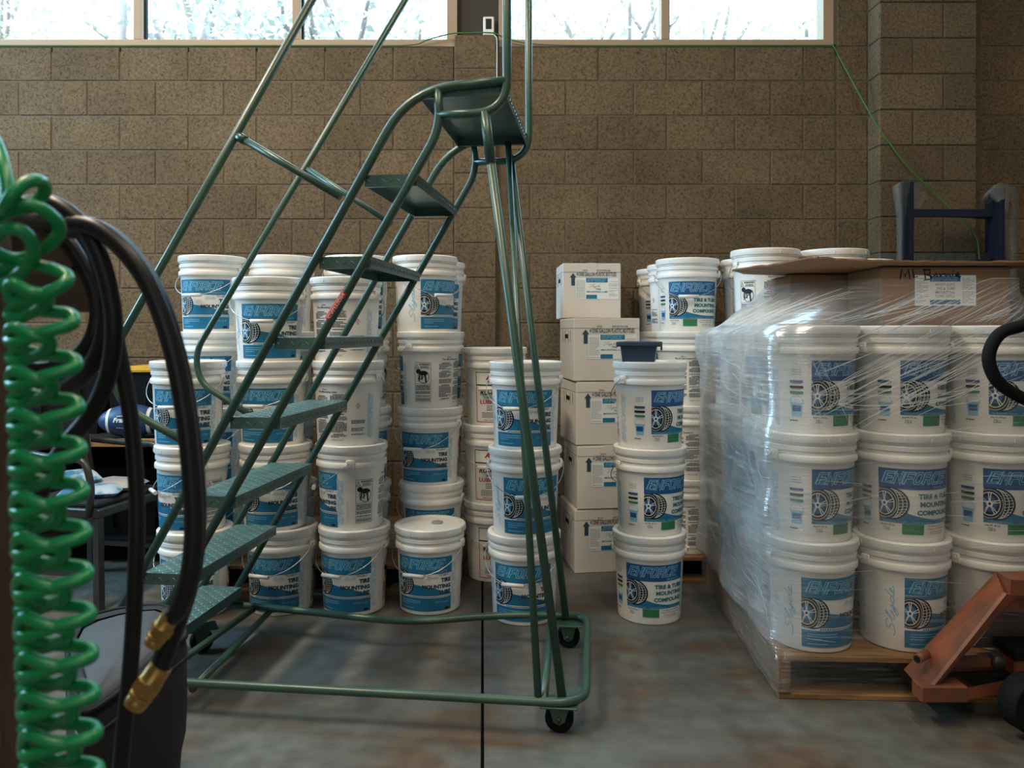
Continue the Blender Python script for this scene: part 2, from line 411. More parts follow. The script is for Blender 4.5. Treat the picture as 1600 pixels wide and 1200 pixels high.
# ceiling and the unseen walls
b = MB(); b.box((0, 0, 5.25), (12.4, 10.2, .1), M_CEIL); struct(b.build('ceiling'))
b = MB(); b.box((-6.05, -.1, 2.6), (.1, 9.9, 5.2), M_WALLP); struct(b.build('wall_left'))
b = MB(); b.box((3.65, -.1, 2.6), (.1, 9.9, 5.2), M_CEIL); struct(b.build('wall_right'))  # unseen wall, set close and dark to shade the right-hand corner
b = MB(); b.box((0, -5.0, 2.6), (12.0, .1, 5.2), M_WALLP); struct(b.build('wall_front'))

# ------------------------------------------------------------------ outside: ground and pale trees
b = MB(); b.box((0, 32, -.3), (80, 53, .2), mat('outdoor_ground', (.35, .33, .27), .9, var=.3)); g = b.build('ground'); g['kind'] = 'structure'
M_BARK = mat('pale_bark', (.34, .27, .23), .8, var=.2)
M_LEAF1 = mat('pale_leaf', (.66, .60, .46), .7, spec=.1); M_LEAF2 = mat('silvery_leaf', (.62, .59, .52), .7, spec=.1)
rt = random.Random(3)
def tree(x, y, h, lab, leafm, nl, spread=2.0, fork=False):
    t = thing('tree', lab, 'tree', (x, y, -.2)); b = MB(); tips = []
    def branch(p, d, l, r, k):
        q = p+d*l; mid = (p+q)/2+Vector((rt.uniform(-.1, .1), rt.uniform(-.1, .1), 0))*l*.4
        b.tube(catmull([p, mid, q], 3), [r*(1-.3*i/6) for i in range(7)], M_BARK, 6)
        tips.append(q)
        if k == 0: return
        for i in range(3 if k > 1 else 3):
            dd = (d+Vector((rt.uniform(-.8, .8), rt.uniform(-.8, .8), rt.uniform(-.1, .5)))).normalized()
            branch(q, dd, l*rt.uniform(.55, .8), r*.6, k-1)
    branch(Vector((0, 0, 0)), Vector((.05, 0, 1)), h*.36, .14 if not fork else .24, 3)
    b.build('trunk', t)
    lf = MB()
    for i in range(nl):
        p = rt.choice(tips)+Vector((rt.gauss(0, .45), rt.gauss(0, .45), rt.gauss(0, .45)))*spread*.5
        s = rt.uniform(.03, .075); a = Vector((rt.uniform(-1, 1), rt.uniform(-1, 1), rt.uniform(-1, 1))).normalized()*s; c = a.orthogonal().normalized()*s*.5
        lf.add([p-a, p+c, p+a, p-c], [(0,1,2,3)], leafm)
    o = lf.build('foliage', t); o['kind'] = 'stuff'
tree(-6.6, 10.5, 6.6, 'pale leafy tree outside the leftmost window pane', M_LEAF1, 5200)
tree(-4.6, 11.0, 6.6, 'bare forked tree outside the second window pane from the left', M_LEAF2, 120, fork=True)
tree(-1.2, 10.2, 6.3, 'pale blue-green tree outside the pane left of the steel column', M_LEAF2, 4600)
tree(1.2, 10.6, 6.5, 'pale yellow-green tree outside the pane right of the ladder posts', M_LEAF1, 4600)
tree(3.6, 10.0, 6.4, 'dense silvery tree outside the rightmost window pane', M_LEAF2, 6500)

# ------------------------------------------------------------------ flat print: 2D shapes wrapped on a pail or laid on a carton
def text2d(s, bold=0, shear=0, res=2):
    c = bpy.data.curves.new('t', 'FONT'); c.body = s; c.size = 1; c.offset = bold; c.shear = shear; c.resolution_u = res; c.fill_mode = 'FRONT'
    o = bpy.data.objects.new('t', c); COL.objects.link(o)
    me = o.to_mesh(); vs = [(v.co.x, v.co.y) for v in me.vertices]; fs = [tuple(p.vertices) for p in me.polygons]
    o.to_mesh_clear(); bpy.data.objects.remove(o); bpy.data.curves.remove(c)
    xs = [v[0] for v in vs]; ys = [v[1] for v in vs]; x0, x1, y0, y1 = min(xs), max(xs), min(ys), max(ys)
    return [((x-x0)/(x1-x0), (y-y0)/(y1-y0)) for x, y in vs], fs
TC = {}
class Print(MB):
    """2D print; coordinates (u, v) in metres; each layer sits .25 mm above the one before"""
    def __init__(s, wrap=None): super().__init__(); s.wrap = wrap
    def put(s, pts, fs, m, lay):
        s.add([(p[0], p[1], lay) for p in pts], fs, m)
    def rect(s, u0, v0, u1, v1, m, lay=1, n=None):
        n = n or max(1, int(abs(u1-u0)/.012)); pts = []; fs = []
        for i in range(n+1):
            u = u0+(u1-u0)*i/n; pts += [(u, v0), (u, v1)]
        for i in range(n): fs.append((2*i, 2*i+2, 2*i+3, 2*i+1))
        s.put(pts, fs, m, lay)
    def strip(s, us, lo, hi, m, lay=1):
        pts = []; fs = []
        for i, u in enumerate(us): pts += [(u, lo(u)), (u, hi(u))]
        for i in range(len(us)-1): fs.append((2*i, 2*i+2, 2*i+3, 2*i+1))
        s.put(pts, fs, m, lay)
    def frame(s, u0, v0, u1, v1, w, m, lay=1):
        s.rect(u0, v0, u1, v0+w, m, lay); s.rect(u0, v1-w, u1, v1, m, lay); s.rect(u0, v0, u0+w, v1, m, lay); s.rect(u1-w, v0, u1, v1, m, lay)
    def ellipse(s, cu, cv, ru, rv, m, lay=1, ru2=0, rv2=0, n=28, clip=None, cu2=None):
        pts = []; fs = []
        cl = (lambda u: max(u, clip)) if clip is not None else (lambda u: u)
        for i in range(n):
            a = 2*pi*i/n
            pts += [(cl(cu+ru*cos(a)), cv+rv*sin(a)), (cl((cu if cu2 is None else cu2)+ru2*cos(a)), cv+rv2*sin(a))]
        for i in range(n):
            j = (i+1) % n; fs.append((2*i, 2*j, 2*j+1, 2*i+1))
        s.put(pts, fs, m, lay)
    def line(s, pts, w, m, lay=1, clip=None):
        P = [Vector((p[0], p[1])) for p in pts]; vs = []; fs = []
        for i, p in enumerate(P):
            t = (P[min(i+1, len(P)-1)]-P[max(i-1, 0)]); t = t.normalized() if t.length else Vector((1, 0)); n = Vector((-t.y, t.x))*w/2
            if 0 < i < len(P)-1:
                a = (P[i]-P[i-1]).normalized(); b = (P[i+1]-P[i]).normalized(); cs = max(.5, sqrt(max(0, (1+a.dot(b))/2))); n /= cs
            e = Vector((0, 0))
            if i == 0: e = -t*w/2
            if i == len(P)-1: e = t*w/2
            vs += [p+n+e, p-n+e]
        if clip is not None: vs = [Vector((max(v.x, clip), v.y)) for v in vs]
        for i in range(len(P)-1): fs.append((2*i+1, 2*i+3, 2*i+2, 2*i))
        s.put([(v.x, v.y) for v in vs], fs, m, lay)
    def text(s, t, u0, v0, w, h, m, lay=2, bold=.0, shear=0, rot=0):
        k = (t, bold, shear)
        if k not in TC: TC[k] = text2d(t, bold, shear)
        vs, fs = TC[k]
        if rot: pts = [(u0-y*h if rot > 0 else u0+y*h, v0+x*w if rot > 0 else v0-x*w) for x, y in vs]
        else: pts = [(u0+x*w, v0+y*h) for x, y in vs]
        s.put(pts, fs, m, lay)
    def logo(s, u0, v0, w, h, mo, mi, lay=2, rot=0, sw=None):
        """the slanted double-line ENFORCE wordmark: outline strokes with the inner colour on top"""
        L = {'E': [[(.95,1),(.05,1),(.05,0),(.9,0)], [(.05,.52),(.8,.52)]], 'N': [[(.05,0),(.05,1),(.85,0),(.85,1)]],
             'F': [[(.95,1),(.05,1),(.05,0)], [(.05,.52),(.75,.52)]], 'O': [[(.25,0),(.75,0),(.95,.25),(.95,.75),(.75,1),(.25,1),(.05,.75),(.05,.25),(.25,0)]],
             'R': [[(.05,0),(.05,1),(.75,1),(.92,.85),(.92,.62),(.75,.5),(.3,.5)], [(.5,.5),(.92,0)]], 'C': [[(.95,1),(.3,1),(.05,.75),(.05,.25),(.3,0),(.9,0)]]}
        cw = w/7.55; sw = sw or h*.23; sh = .28*h; e = sw*.62
        def T(ch, i, x, y):
            uu = i*cw*1.03+x*cw*.80+y*sh; vv = sw/2+y*(h-sw)
            return (u0-vv, v0+uu) if rot > 0 else ((u0+vv, v0-uu) if rot < 0 else (u0+uu, v0+vv))
        for i, ch in enumerate('ENFORCE'):
            for st in L[ch]: s.line([T(ch, i, *p) for p in st], sw, mo, lay)
        for i, ch in enumerate('ENFORCE'):
            for st in L[ch]: s.line([T(ch, i, *p) for p in st], sw*.42, mi, lay+1)
    def paragraph(s, u0, v0, w, h, n, m, lay=1, seed=0, lw=.55):
        r = random.Random(seed); dv = h/n
        for i in range(n):
            if r.random() < .12: continue
            u = u0; end = u0+w*(1 if r.random() < .75 else r.uniform(.4, .9)); v = v0+h-dv*(i+.5)
            while u < end:
                l = min(r.uniform(.004, .014), end-u); s.rect(u, v-dv*lw/2, u+l, v+dv*lw/2, m, lay, n=1); u += l+.0016
    def script(s, u0, v0, w, h, m, lay=2, rot=0, lw=.0016):
        """handwritten 'Slyde'"""
        S = [[(1.1,.75),(.8,1.0),(.45,.9),(.45,.65),(.8,.45),(.9,.2),(.5,.0),(.1,.1)], [(1.1,.3),(1.6,.9),(1.5,1.0),(1.4,.7),(1.35,.1),(1.6,.05),(1.8,.45)],
             [(1.8,.45),(1.85,.15),(2.05,.1),(2.25,.45),(2.25,.0),(2.0,-.35),(1.8,-.2),(2.5,.25)], [(2.9,.4),(2.6,.4),(2.55,.1),(2.8,.08),(3.0,.4),(3.15,1.0),(3.0,.2),(3.2,.08)],
             [(3.2,.08),(3.5,.35),(3.45,.5),(3.3,.35),(3.4,.05),(3.8,.15)]]
        for st in S:
            q = catmull([(x, y, 0) for x, y in st], 5); pts = []
            for p in q:
                x = (p.x+p.y*.35)/4.2*w; y = (p.y+.35)/1.35*h
                pts.append((u0-y, v0+x) if rot > 0 else (u0+x, v0+y))
            s.line(pts, lw, m, lay)
    def tyre(s, cu, cv, ru, rv, clip, m_rim, lay=2):
        """three-quarter view of a tyre on a spoked wheel, cut by the panel edge"""
        o = ru*.95
        s.ellipse(cu+o*.5, cv, ru*1.34, rv, P_BLACK, lay, n=36, clip=clip)
        for k in range(13):      # tread grooves
            a0 = -1.25+k*.21
            for q in (0, 1, 2):
                ra = .62+q*.30; p = []
                for j in range(3):
                    a = a0+j*.07+(.09 if q % 2 else 0); p.append((cu+o*.42+ru*ra*cos(a)+ru*.03*(j % 2), cv+rv*.94*sin(a)*(1-.02*q)))
                s.line(p, ru*.045, P_WHITE, lay+1, clip)
            s.line([(cu+o*.42+ru*.66*cos(a0), cv+rv*.93*sin(a0)), (cu+o*.42+ru*1.24*cos(a0+.10), cv+rv*.90*sin(a0+.10))], ru*.03, P_WHITE, lay+1, clip)
        s.ellipse(cu, cv, ru, rv*.96, P_BLACK, lay+2, n=36, clip=clip)
        s.ellipse(cu, cv, ru*.93, rv*.90, P_WHITE, lay+3, ru*.90, rv*.875, n=36, clip=clip)
        s.ellipse(cu, cv, ru*.74, rv*.74, P_WHITE, lay+3, ru*.69, rv*.69, n=36, clip=clip)
        s.ellipse(cu, cv, ru*.50, rv*.50, m_rim, lay+3, ru*.2, rv*.2, n=30, clip=clip)
        for k in range(10):
            a = 2*pi*(k//2)/5+(.13 if k % 2 else -.13)+.3
            s.line([(cu+ru*.15*cos(a), cv+rv*.15*sin(a)), (cu+ru*.7*cos(a), cv+rv*.7*sin(a))], ru*.06, P_WHITE, lay+4, clip)
        s.ellipse(cu, cv, ru*.22, rv*.2, P_WHITE, lay+5, ru*.1, rv*.09, n=14, clip=clip)
    def panel(s, u0, v0, w, h, tyre=True): pass

R0 = .1372
def rad(z): return .1310+max(0, min(z, .27))/.265*.0108
def wrap_mesh(pr, name, off=.0004):
    # cut long faces into narrow strips so that they follow the curve of the pail
    bm = bmesh.new(); bv = [bm.verts.new(v) for v in pr.v]; bm.verts.ensure_lookup_table()
    for f, k in zip(pr.f, pr.m):
        try: q = bm.faces.new([bv[i] for i in f]); q.material_index = k
        except ValueError: pass
    us_all = [v[0] for v in pr.v]; u = math.floor(min(us_all)/.008)*.008
    while u < max(us_all):
        ed = [e for e in bm.edges if (e.verts[0].co.x-u)*(e.verts[1].co.x-u) < 0 and abs(e.verts[0].co.x-e.verts[1].co.x) > .005]
        if ed:
            fs_ = {f for e in ed for f in e.link_faces}; g = list({v for f in fs_ for v in f.verts})+list({e for f in fs_ for e in f.edges})+list(fs_)
            bmesh.ops.bisect_plane(bm, geom=g, plane_co=(u, 0, 0), plane_no=(1, 0, 0), dist=1e-6)
        u += .008
    bm.verts.index_update(); pr.v = [tuple(v.co) for v in bm.verts]; pr.f = [tuple(v.index for v in f.verts) for f in bm.faces]; pr.m = [f.material_index for f in bm.faces]; pr.sm = [False]*len(pr.f); bm.free()
    vs = []
    for u, v, l in pr.v:
        r = rad(v)+off+l*.00022; a = u/R0; vs.append((r*sin(a), -r*cos(a), v))
    pr.v = vs; return pr.mesh(name)
def dg(a): return radians(a)*R0
def split_print(p):
    """front panel, side prints and back text as meshes of their own"""
    out = []
    for nm, lo, hi in (('label_print', -58, 58), ('side_lettering', 58, 84), ('side_lettering', -130, -58), ('back_print', 84, 240)):
        q = Print(); keep = []
        for i, f in enumerate(p.f):
            a = sum(p.v[k][0] for k in f)/len(f)/R0*180/pi
            if lo <= a < hi: keep.append(i)
        idx = {}
        for i in keep:
            f = []
            for k in p.f[i]:
                if k not in idx: idx[k] = len(q.v); q.v.append(p.v[k])
                f.append(idx[k])
            q.f.append(tuple(f)); q.m.append(q.mi(p.mats[p.m[i]])); q.sm.append(False)
        out.append((nm, wrap_mesh(q, nm)))
    return out

def warning_panel(p, a0):
    u0, u1 = dg(a0), dg(a0+32); p.frame(u0, .035, u1, .218, .0012, P_BLACK)
    p.rect(u0, .190, u1, .1912, P_BLACK); p.rect(u0, .118, u1, .1192, P_BLACK); p.rect(u0, .085, u1, .0862, P_BLACK); p.rect(u0, .055, u1, .0562, P_BLACK)
    p.text('WARNING', u0+.022, .204, .050, .010, P_BLACK, bold=.02); p.text('AVISO', u0+.028, .1925, .040, .009, P_BLACK, bold=.02)
    p.line([(u0+.003, .194), (u0+.011, .212), (u0+.019, .194), (u0+.003, .194)], .0014, P_BLACK); p.rect(u0+.0103, .199, u0+.0118, .206, P_BLACK)
    cu, cv = (u0+u1)/2, .155
    p.ellipse(cu+.004, cv-.004, .027, .029, P_BLACK, 2, .0245, .0265)
    p.ellipse(cu-.020, cv+.022, .012, .011, P_BLACK, 3, n=12)
    p.ellipse(cu+.004, cv+.014, .020, .011, P_BLACK, 3, n=12)
    p.line([(cu-.012, cv+.012), (cu-.016, cv-.012)], .006, P_BLACK, 3); p.line([(cu+.012, cv+.01), (cu+.016, cv-.028)], .007, P_BLACK, 3); p.line([(cu-.004, cv+.008), (cu-.002, cv-.015)], .005, P_BLACK, 3)
    p.line([(cu-.020, cv-.022), (cu+.026, cv+.014)], .003, P_BLACK, 3)
    for i, (v, n) in enumerate([(.090, 4), (.060, 4), (.040, 2)]): p.paragraph(u0+.004, v, u1-u0-.008, .024 if n == 4 else .012, n, P_BLACK, 1, 11+i)
def back_text(p, title, seed):
    p.text(title[0], dg(152), .238, .022, .007, P_BLACK, bold=.015); p.text(title[1], dg(140), .226, .098, .010, P_BLACK, bold=.02)
    for k, (a0, a1, v0) in enumerate([(134, 163, .215), (168, 198, .222), (206, 231, .13)]):
        v = v0; i = 0
        while v > .05:
            hh = random.Random(seed+k*9+i).uniform(.025, .06); hh = min(hh, v-.04)
            n = max(2, int(hh/.0058)); 
            if k < 2: p.rect(dg(a0)+.012, v-.003, dg(a1)-.012, v, P_BLACK, 1)
            p.paragraph(dg(a0), v-hh, dg(a1)-dg(a0), hh-.005, n, P_BLACK if (k+i) % 3 else P_NAVY, 1, seed+k*5+i)
            v -= hh+.006; i += 1
    d = dg(218); p.line([(d, .160), (d+.010, .172), (d, .184), (d-.010, .172), (d, .160)], .0016, P_RED); p.line([(d, .166), (d, .178)], .002, P_BLACK)
    p.text('MADE IN USA', dg(170), .028, .05, .005, P_BLACK)

# --- lube pail print
p = Print(); A = dg(54)
us = [-A+2*A*i/18 for i in range(19)]
p.rect(-A, .176, A, .247, P_BLUE); p.logo(-A+.018, .196, .208, .042, P_LBLUE, P_BLUE, 2)
p.text('PRODUCTS', A-.092, .181, .070, .009, P_LBLUE, shear=.3)
p.strip(us, lambda u: .083, lambda u: .134-.030*max(0, min(1, (u+A*.5)/(1.4*A)))**1.2-.018*max(0, (u/A))**2, P_BLUE)
p.rect(-A, .018, A, .0745, P_BLUE)
p.rect(-A, .0745, A, .083, P_WHITE)
for i in range(26): p.rect(-A*.55+i*.0078, .0765, -A*.55+i*.0078+.0055, .0805, P_BLACK, 2, n=1)
p.tyre(-A+.016, .131, .040, .052, -A, P_BLUE)
p.text('TC-60-7', A-.062, .165, .046, .0085, P_NAVY, bold=.01, shear=.1)
p.text('Slyde', A-.115, .150, .05, .018, P_LBLUE, shear=.5)
for t, w, v in (('TIRE', .046, .139), ('MOUNTING', .126, .113), ('LUBE', .052, .088)): p.text(t, A-.006-w, v, w, .018, P_NAVY, 4, bold=.06)
p.paragraph(-A+.018, .026, .10, .040, 5, P_LBLUE, 2, 4, .35); p.text('NET WT. 40 LBS', A-.075, .052, .06, .007, P_LBLUE)
p.ellipse(A-.022, .027, .012, .005, P_BLACK, 2, n=10)
p.logo(dg(64)+.0, .035, .195, .026, P_LBLUE, MATS['print_white'], 1, rot=1, sw=.0062)
p.logo(dg(75), .040, .19, .026, P_LBLUE, P_WHITE, 1, rot=1, sw=.0062) if False else None
p.text('PRODUCTS', dg(70)+.008, .06, .065, .006, P_LBLUE, 1, rot=1)
p.logo(dg(-112), .035, .195, .026, P_LBLUE, P_WHITE, 1, rot=1, sw=.0062)
p.script(dg(-62), .045, .185, .038, P_LBLUE, 1, rot=1, lw=.0028)
warning_panel(p, 86); back_text(p, ('Slyde', 'Tire Mounting Lube'), 21)
PRINT_LUBE = split_print(p)

# --- compound pail print
p = Print()
p.rect(-A, .180, A, .247, P_DBLUE); p.logo(-A+.015, .197, .215, .042, P_LBLUE, P_DBLUE, 2)
p.text('PRODUCTS', A-.088, .1835, .066, .008, P_LBLUE, shear=.3)
p.strip(us, lambda u: .068, lambda u: .082+.052*max(0, min(1, (A*1.0-(u+A*.45))/(A*1.45)))**1.9, P_BLUE)
p.tyre(-A+.018, .131, .042, .053, -A, P_DBLUE)
for t, w, v, x in (('TIRE & TUBE', .134, .149, 0), ('MOUNTING', .128, .123, 0), ('COMPOUND', .137, .096, 0)): p.text(t, A-.004-w, v, w, .0175, P_TEAL, 4, bold=.05)
p.text('Industrial Grade  -  Rust Inhibitors  -  Concentrate', -A+.012, .0705, .235, .006, P_LBLUE, 3)
p.rect(-.058, .032, .012, .0665, P_GREEN)
for v in (.058, .048, .038): p.text('Yellow Compound', -.052, v, .056, .004, P_BLACK, 2)
p.text('Net Wt. 40 Lbs.', -A+.005, .057, .046, .006, P_BLACK, bold=.01); p.text('Made in', -A+.014, .049, .020, .0045, P_BLACK); p.text('USA', -A+.014, .041, .022, .0065, P_BLACK)
p.text('For Mounting Tubeless', .028, .057, .082, .0055, P_BLACK, bold=.01); p.text('Tires, or Tires w/Tubes', .022, .048, .088, .0055, P_BLACK, bold=.01); p.text('& Contents Tubes', .036, .039, .060, .005, P_BLACK); p.text('to contact between', .034, .033, .064, .0035, P_BLACK)
p.logo(dg(64), .040, .195, .026, P_LBLUE, P_WHITE, 1, rot=1, sw=.0062)
p.logo(dg(-103), .030, .200, .026, P_LBLUE, P_WHITE, 1, rot=1, sw=.0062)
c = dg(-74)
for i, t in enumerate(('Use Color with', 'Waterproofs', 'protects tyres')): p.text(t, c-.016, .214-.008*i, .032, .005, P_BLACK)
for i, m_ in enumerate((P_DBLUE, P_BLACK, P_GREEN)): p.rect(c-.022, .172-i*.018, c+.022, .181-i*.018, m_); p.rect(c-.016, .169-i*.018, c+.016, .1705-i*.018, P_GREY)
p.ellipse(c, .112, .022, .018, P_LBLUE, 1, .0205, .0165)
p.rect(c-.023, .104, c+.023, .108, P_LBLUE)
p.put([(c-.020, .104), (c+.020, .104), (c+.016, .062), (c-.016, .062)], [(3,2,1,0)][::-1], P_LBLUE, 1); p.rect(c-.014, .078, c+.014, .098, P_DBLUE, 2)
p.paragraph(c-.024, .045, .048, .006, 1, P_BLACK)
warning_panel(p, 86); back_text(p, ('Heavy', 'Tire & Tube Compound'), 63)
PRINT_COMP = split_print(p)

# --- red and black framed lubricant pail print
p = Print(); G = dg(42)
p.frame(-G, .190, G, .250, .003, P_BLACK); p.frame(-G, .020, G, .191, .003, P_RED); p.rect(-G, .188, G, .191, P_BLACK, 2)
p.text('AGS', -.05, .214, .07, .026, P_RED, bold=.05, shear=.3); p.text('Tire', -.040, .197, .030, .012, P_BLACK, bold=.02); p.text('Products', -.004, .197, .050, .012, P_BLACK, bold=.02)
p.text('RU-GLYDE', -.078, .145, .155, .024, P_BLACK, bold=.03, shear=.2)
p.text('TIRE MOUNTING', -.045, .128, .09, .008, P_BLACK, bold=.02); p.text('LUBRICANT', -.078, .104, .155, .019, P_RED, bold=.03)
for v in (.092, .083, .074): p.paragraph(-.045, v, .09, .006, 1, P_BLACK)
p.paragraph(-.07, .040, .14, .028, 5, P_GREY, 1, 8); p.text('Net Contents 5 Gallons', -.06, .027, .12, .007, P_BLACK)
PRINT_AGS = [('label_print', wrap_mesh(p, 'label_print'))]

# ------------------------------------------------------------------ pail meshes
def pail_meshes():
    b = MB()
    prof = [(0, .0), (.125, .0), (.1295, .003), (.1310, .010), (rad(.10), .10), (rad(.20), .20), (.1418, .262), (.1440, .266), (.1505, .268), (.1515, .272), (.1512, .286), (.1490, .289),
            (.1440, .290), (.1440, .303), (.1485, .305), (.1488, .318), (.1455, .321), (.1455, .345), (.13, .345)]
    b.lathe(prof, M_WHITEPL, 44)
    for sgn in (-1, 1):      # handle ears
        b.box((sgn*.1525, 0, .287), (.010, .034, .034), M_WHITEPL, ch=.003)
        b.tube([(sgn*.150, 0, .290), (sgn*.1605, 0, .290)], .0065, M_WHITEPL, 10)
    body = b.mesh('pail_body')
    l = MB()
    l.lathe([(0, .3545), (.128, .3545), (.1325, .3555), (.1345, .3605), (.1445, .3615), (.1515, .3605), (.1545, .357), (.1548, .335), (.1535, .3325), (.1490, .332), (.1490, .326), (.147, .324)], M_LID, 44)
    for k in range(12):       # tear tabs on the skirt
        a = 2*pi*(k+.35)/12; l.box((.1552*sin(a), -.1552*cos(a), .343), (.0022, .0024, .012), M_LID, rz=a)
    lid = l.mesh('lid')
    h = MB(); pts = []
    for i in range(29):
        t = pi*i/28; c = cos(t); d = sin(t)
        d2 = d**.9; x = .162*c if abs(c) > .3 else .162*c
        y = -.004-.152*d2; z = .290-.118*d2*(1-.0*c)
        rr = sqrt(x*x+y*y); 
        if rr < .1565: y = -sqrt(max(0, .1565**2-x*x))
        pts.append((x, y, z))
    h.tube(pts, .0019, M_WIRE, 6); handle = h.mesh('handle')
    g = MB(); g.tube([(-.047, -.1585, .1735), (.047, -.1585, .1735)], .0085, M_GRIP, 10); grip = g.mesh('grip')
    return body, lid, handle, grip
BODY, LID, HANDLE, GRIP = pail_meshes()
VAR = {'lube': PRINT_LUBE, 'comp': PRINT_COMP, 'ags': PRINT_AGS}
CNT = [0]
def pail(var, x, y, z, rot, label, group, back=False, sc=1.0, hang=None):
    t = thing('plastic_pail', label, 'pail', (x+random.uniform(-.003, .003), y, z), 0, group); t.scale = (1+(sc-1)*.3, 1+(sc-1)*.3, sc)
    R = (0, 0, radians(rot))
    for nm, me in [('pail_body', BODY), ('lid', LID)]+VAR[var]:
        o = obj(nm, me, t)
        if nm in ('back_print', 'side_lettering'): o['kind'] = 'stuff'
        o.rotation_euler = (0, 0, radians(rot-13)) if nm == 'pail_body' else R
    hh = obj('handle', HANDLE, t); hh.rotation_euler = (0, 0, radians(rot-13+(180 if back else 0) if hang is None else hang))
    obj('grip', GRIP, hh)
    return t
ST = .355
LV = {1: ['only'], 2: ['bottom', 'top'], 3: ['bottom', 'middle', 'top'], 4: ['bottom', 'second-lowest', 'second-highest', 'top']}
def stack(x, y, z0, specs, where, group, sc=1.0, step=ST):
    """specs from the bottom up: (variant, rotation, look, back) ; x may be a list of px-derived offsets"""
    n = len(specs)
    for i, sp in enumerate(specs):
        var, rot, look = sp[:3]; bk = sp[3] if len(sp) > 3 else False
        xx = x[i] if isinstance(x, (list, tuple)) else x
        pos = LV[n][i]+' pail'
        lab = look+', '+LV[n][i]+' in '+where
        pail(var, xx, y, z0+i*step*sc, rot, lab, group, bk, sc)
def X(u, D): return (u-CX)*D/F

gl = 'lube pails stacked on the floor at left'; gb = 'lube pails on the pallet against the wall at left'
LF_ = 'cyan-labelled white pail'; LS = 'white pail showing warning panel'; LT = 'white pail showing text columns'
D1 = 3.38
stack([X(306, D1), X(302, D1), X(295, D1)], D1, 0, [('lube', 0, LF_), ('lube', -41, 'cyan-labelled white pail turned left'), ('lube', 8, LF_)], 'leftmost floor stack behind the ladder', gl)
D2 = 3.43
stack([X(440, D2), X(432, D2), X(427, D2), X(421, D2)], D2, 0, [('lube', -6, LF_), ('lube', 5, LF_), ('lube', 0, LF_), ('lube', 19, 'cyan-labelled white pail turned right')], 'second front floor stack from left', gl)
stack([X(555, D2), X(550, D2), X(544, D2), X(541, D2)], D2, 0, [('lube', -13, LF_), ('lube', -68, LS), ('lube', -189, LT), ('lube', -186, LT)], 'third front floor stack from left', gl)
D4 = 3.44
t = pail('lube', X(673, D4), D4, 0, -7, 'single cyan-labelled white pail alone on the floor, round spout cap on lid', gl)
s = MB(); s.lathe([(0, .3625), (.020, .3625), (.024, .361), (.026, .3555)], mat('spout_cap_grey', (.30, .32, .33), .5), 20); s.build('spout_cap', t, (.03, .02, 0))
DB = 3.77; ZP = .125
bk = [(333, [0, 0, 0, 0]), (441, [10, -20, 0, 5]), (558, [0, 30, -15, 15]), (668, [0, -11, -109, 52])]
names = ['first', 'second', 'third', 'fourth']
LB = 'white pail'
for k, (u, rr) in enumerate(bk):
    us_ = [u+7, u+5, u+2, u-4] if k == 3 else [u+3, u+2, u, u]
    sp = [('lube', r, LB if abs(r) < 45 else ('white pail with script lettering' if r > 0 else LS)) for r in rr]
    stack([X(q, DB) for q in us_], DB, ZP, sp, '%s rear stack from left, on the pallet' % names[k], gb)
DB2 = 4.10
for i in range(4):
    pail('lube', X(668, DB)+.005, DB2, ZP+i*ST, [20, -30, 60, 10][i], 'white pail peeking out behind the fourth rear stack from left, '+LV[4][i]+' one', 'rear-row pails of the left pallet')
D5 = 3.32
stack([X(819, D5), X(821, D5), X(820, D5)], D5, 0, [('lube', -4, LF_), ('lube', 15, LF_), ('lube', -4, LF_)], 'floor stack behind the ladder legs', 'lube pails behind the ladder legs')
D6 = 3.33
CF = 'dark-blue-labelled pail'
stack([X(1014, D6), X(1015, D6), X(1016, D6)], D6, 0, [('comp', 3, CF, True), ('comp', 34, CF+' turned right', True), ('comp', 47, CF+' turned far right', True)],
      'free-standing stack right of the cartons', 'compound pails in the free-standing stack')
D7 = 3.88
for i in range(3):
    pail('ags', X(773, D7), D7, i*ST*1.045, [10, 3, 3][i], 'white pail with red-framed lubricant label, %s of its stack of three' % LV[3][i], 'red-labelled lubricant pails', sc=1.045)
# pallet by the wall, right
D8 = 3.905; CB = 'text-covered white pail'
stack([X(1075, D8), X(1075, D8), X(1073, D8), X(1073, D8)], D8, ZP, [('comp', 180, CB), ('comp', 176, CB), ('comp', 184, CB), ('comp', 3, CF+' facing out')], 'rear-pallet stack behind the free-standing stack', 'compound pails on the rear pallet')
stack(.882, 4.215, ZP, [('comp', 71, 'white pail')]*3+[('comp', 71, 'pail with vertical blue lettering')], 'second row of the rear pallet, left column', 'compound pails on the rear pallet')
stack(.873, 4.527, ZP, [('comp', 27, 'white pail')]*3+[('comp', 27, 'pail with small colour bars showing')], 'rear-pallet stack nearest the wall beside cartons', 'compound pails on the rear pallet')
stack(1.200, 3.92, ZP, [('comp', -145, 'white warning-panel pail')]*4, 'rear-pallet stack just left of the film', 'compound pails on the rear pallet')
stack(1.772, 3.98, ZP, [('comp', -60, 'white pail')]*4, 'rear-pallet stack left of the blue rack', 'compound pails on the rear pallet')

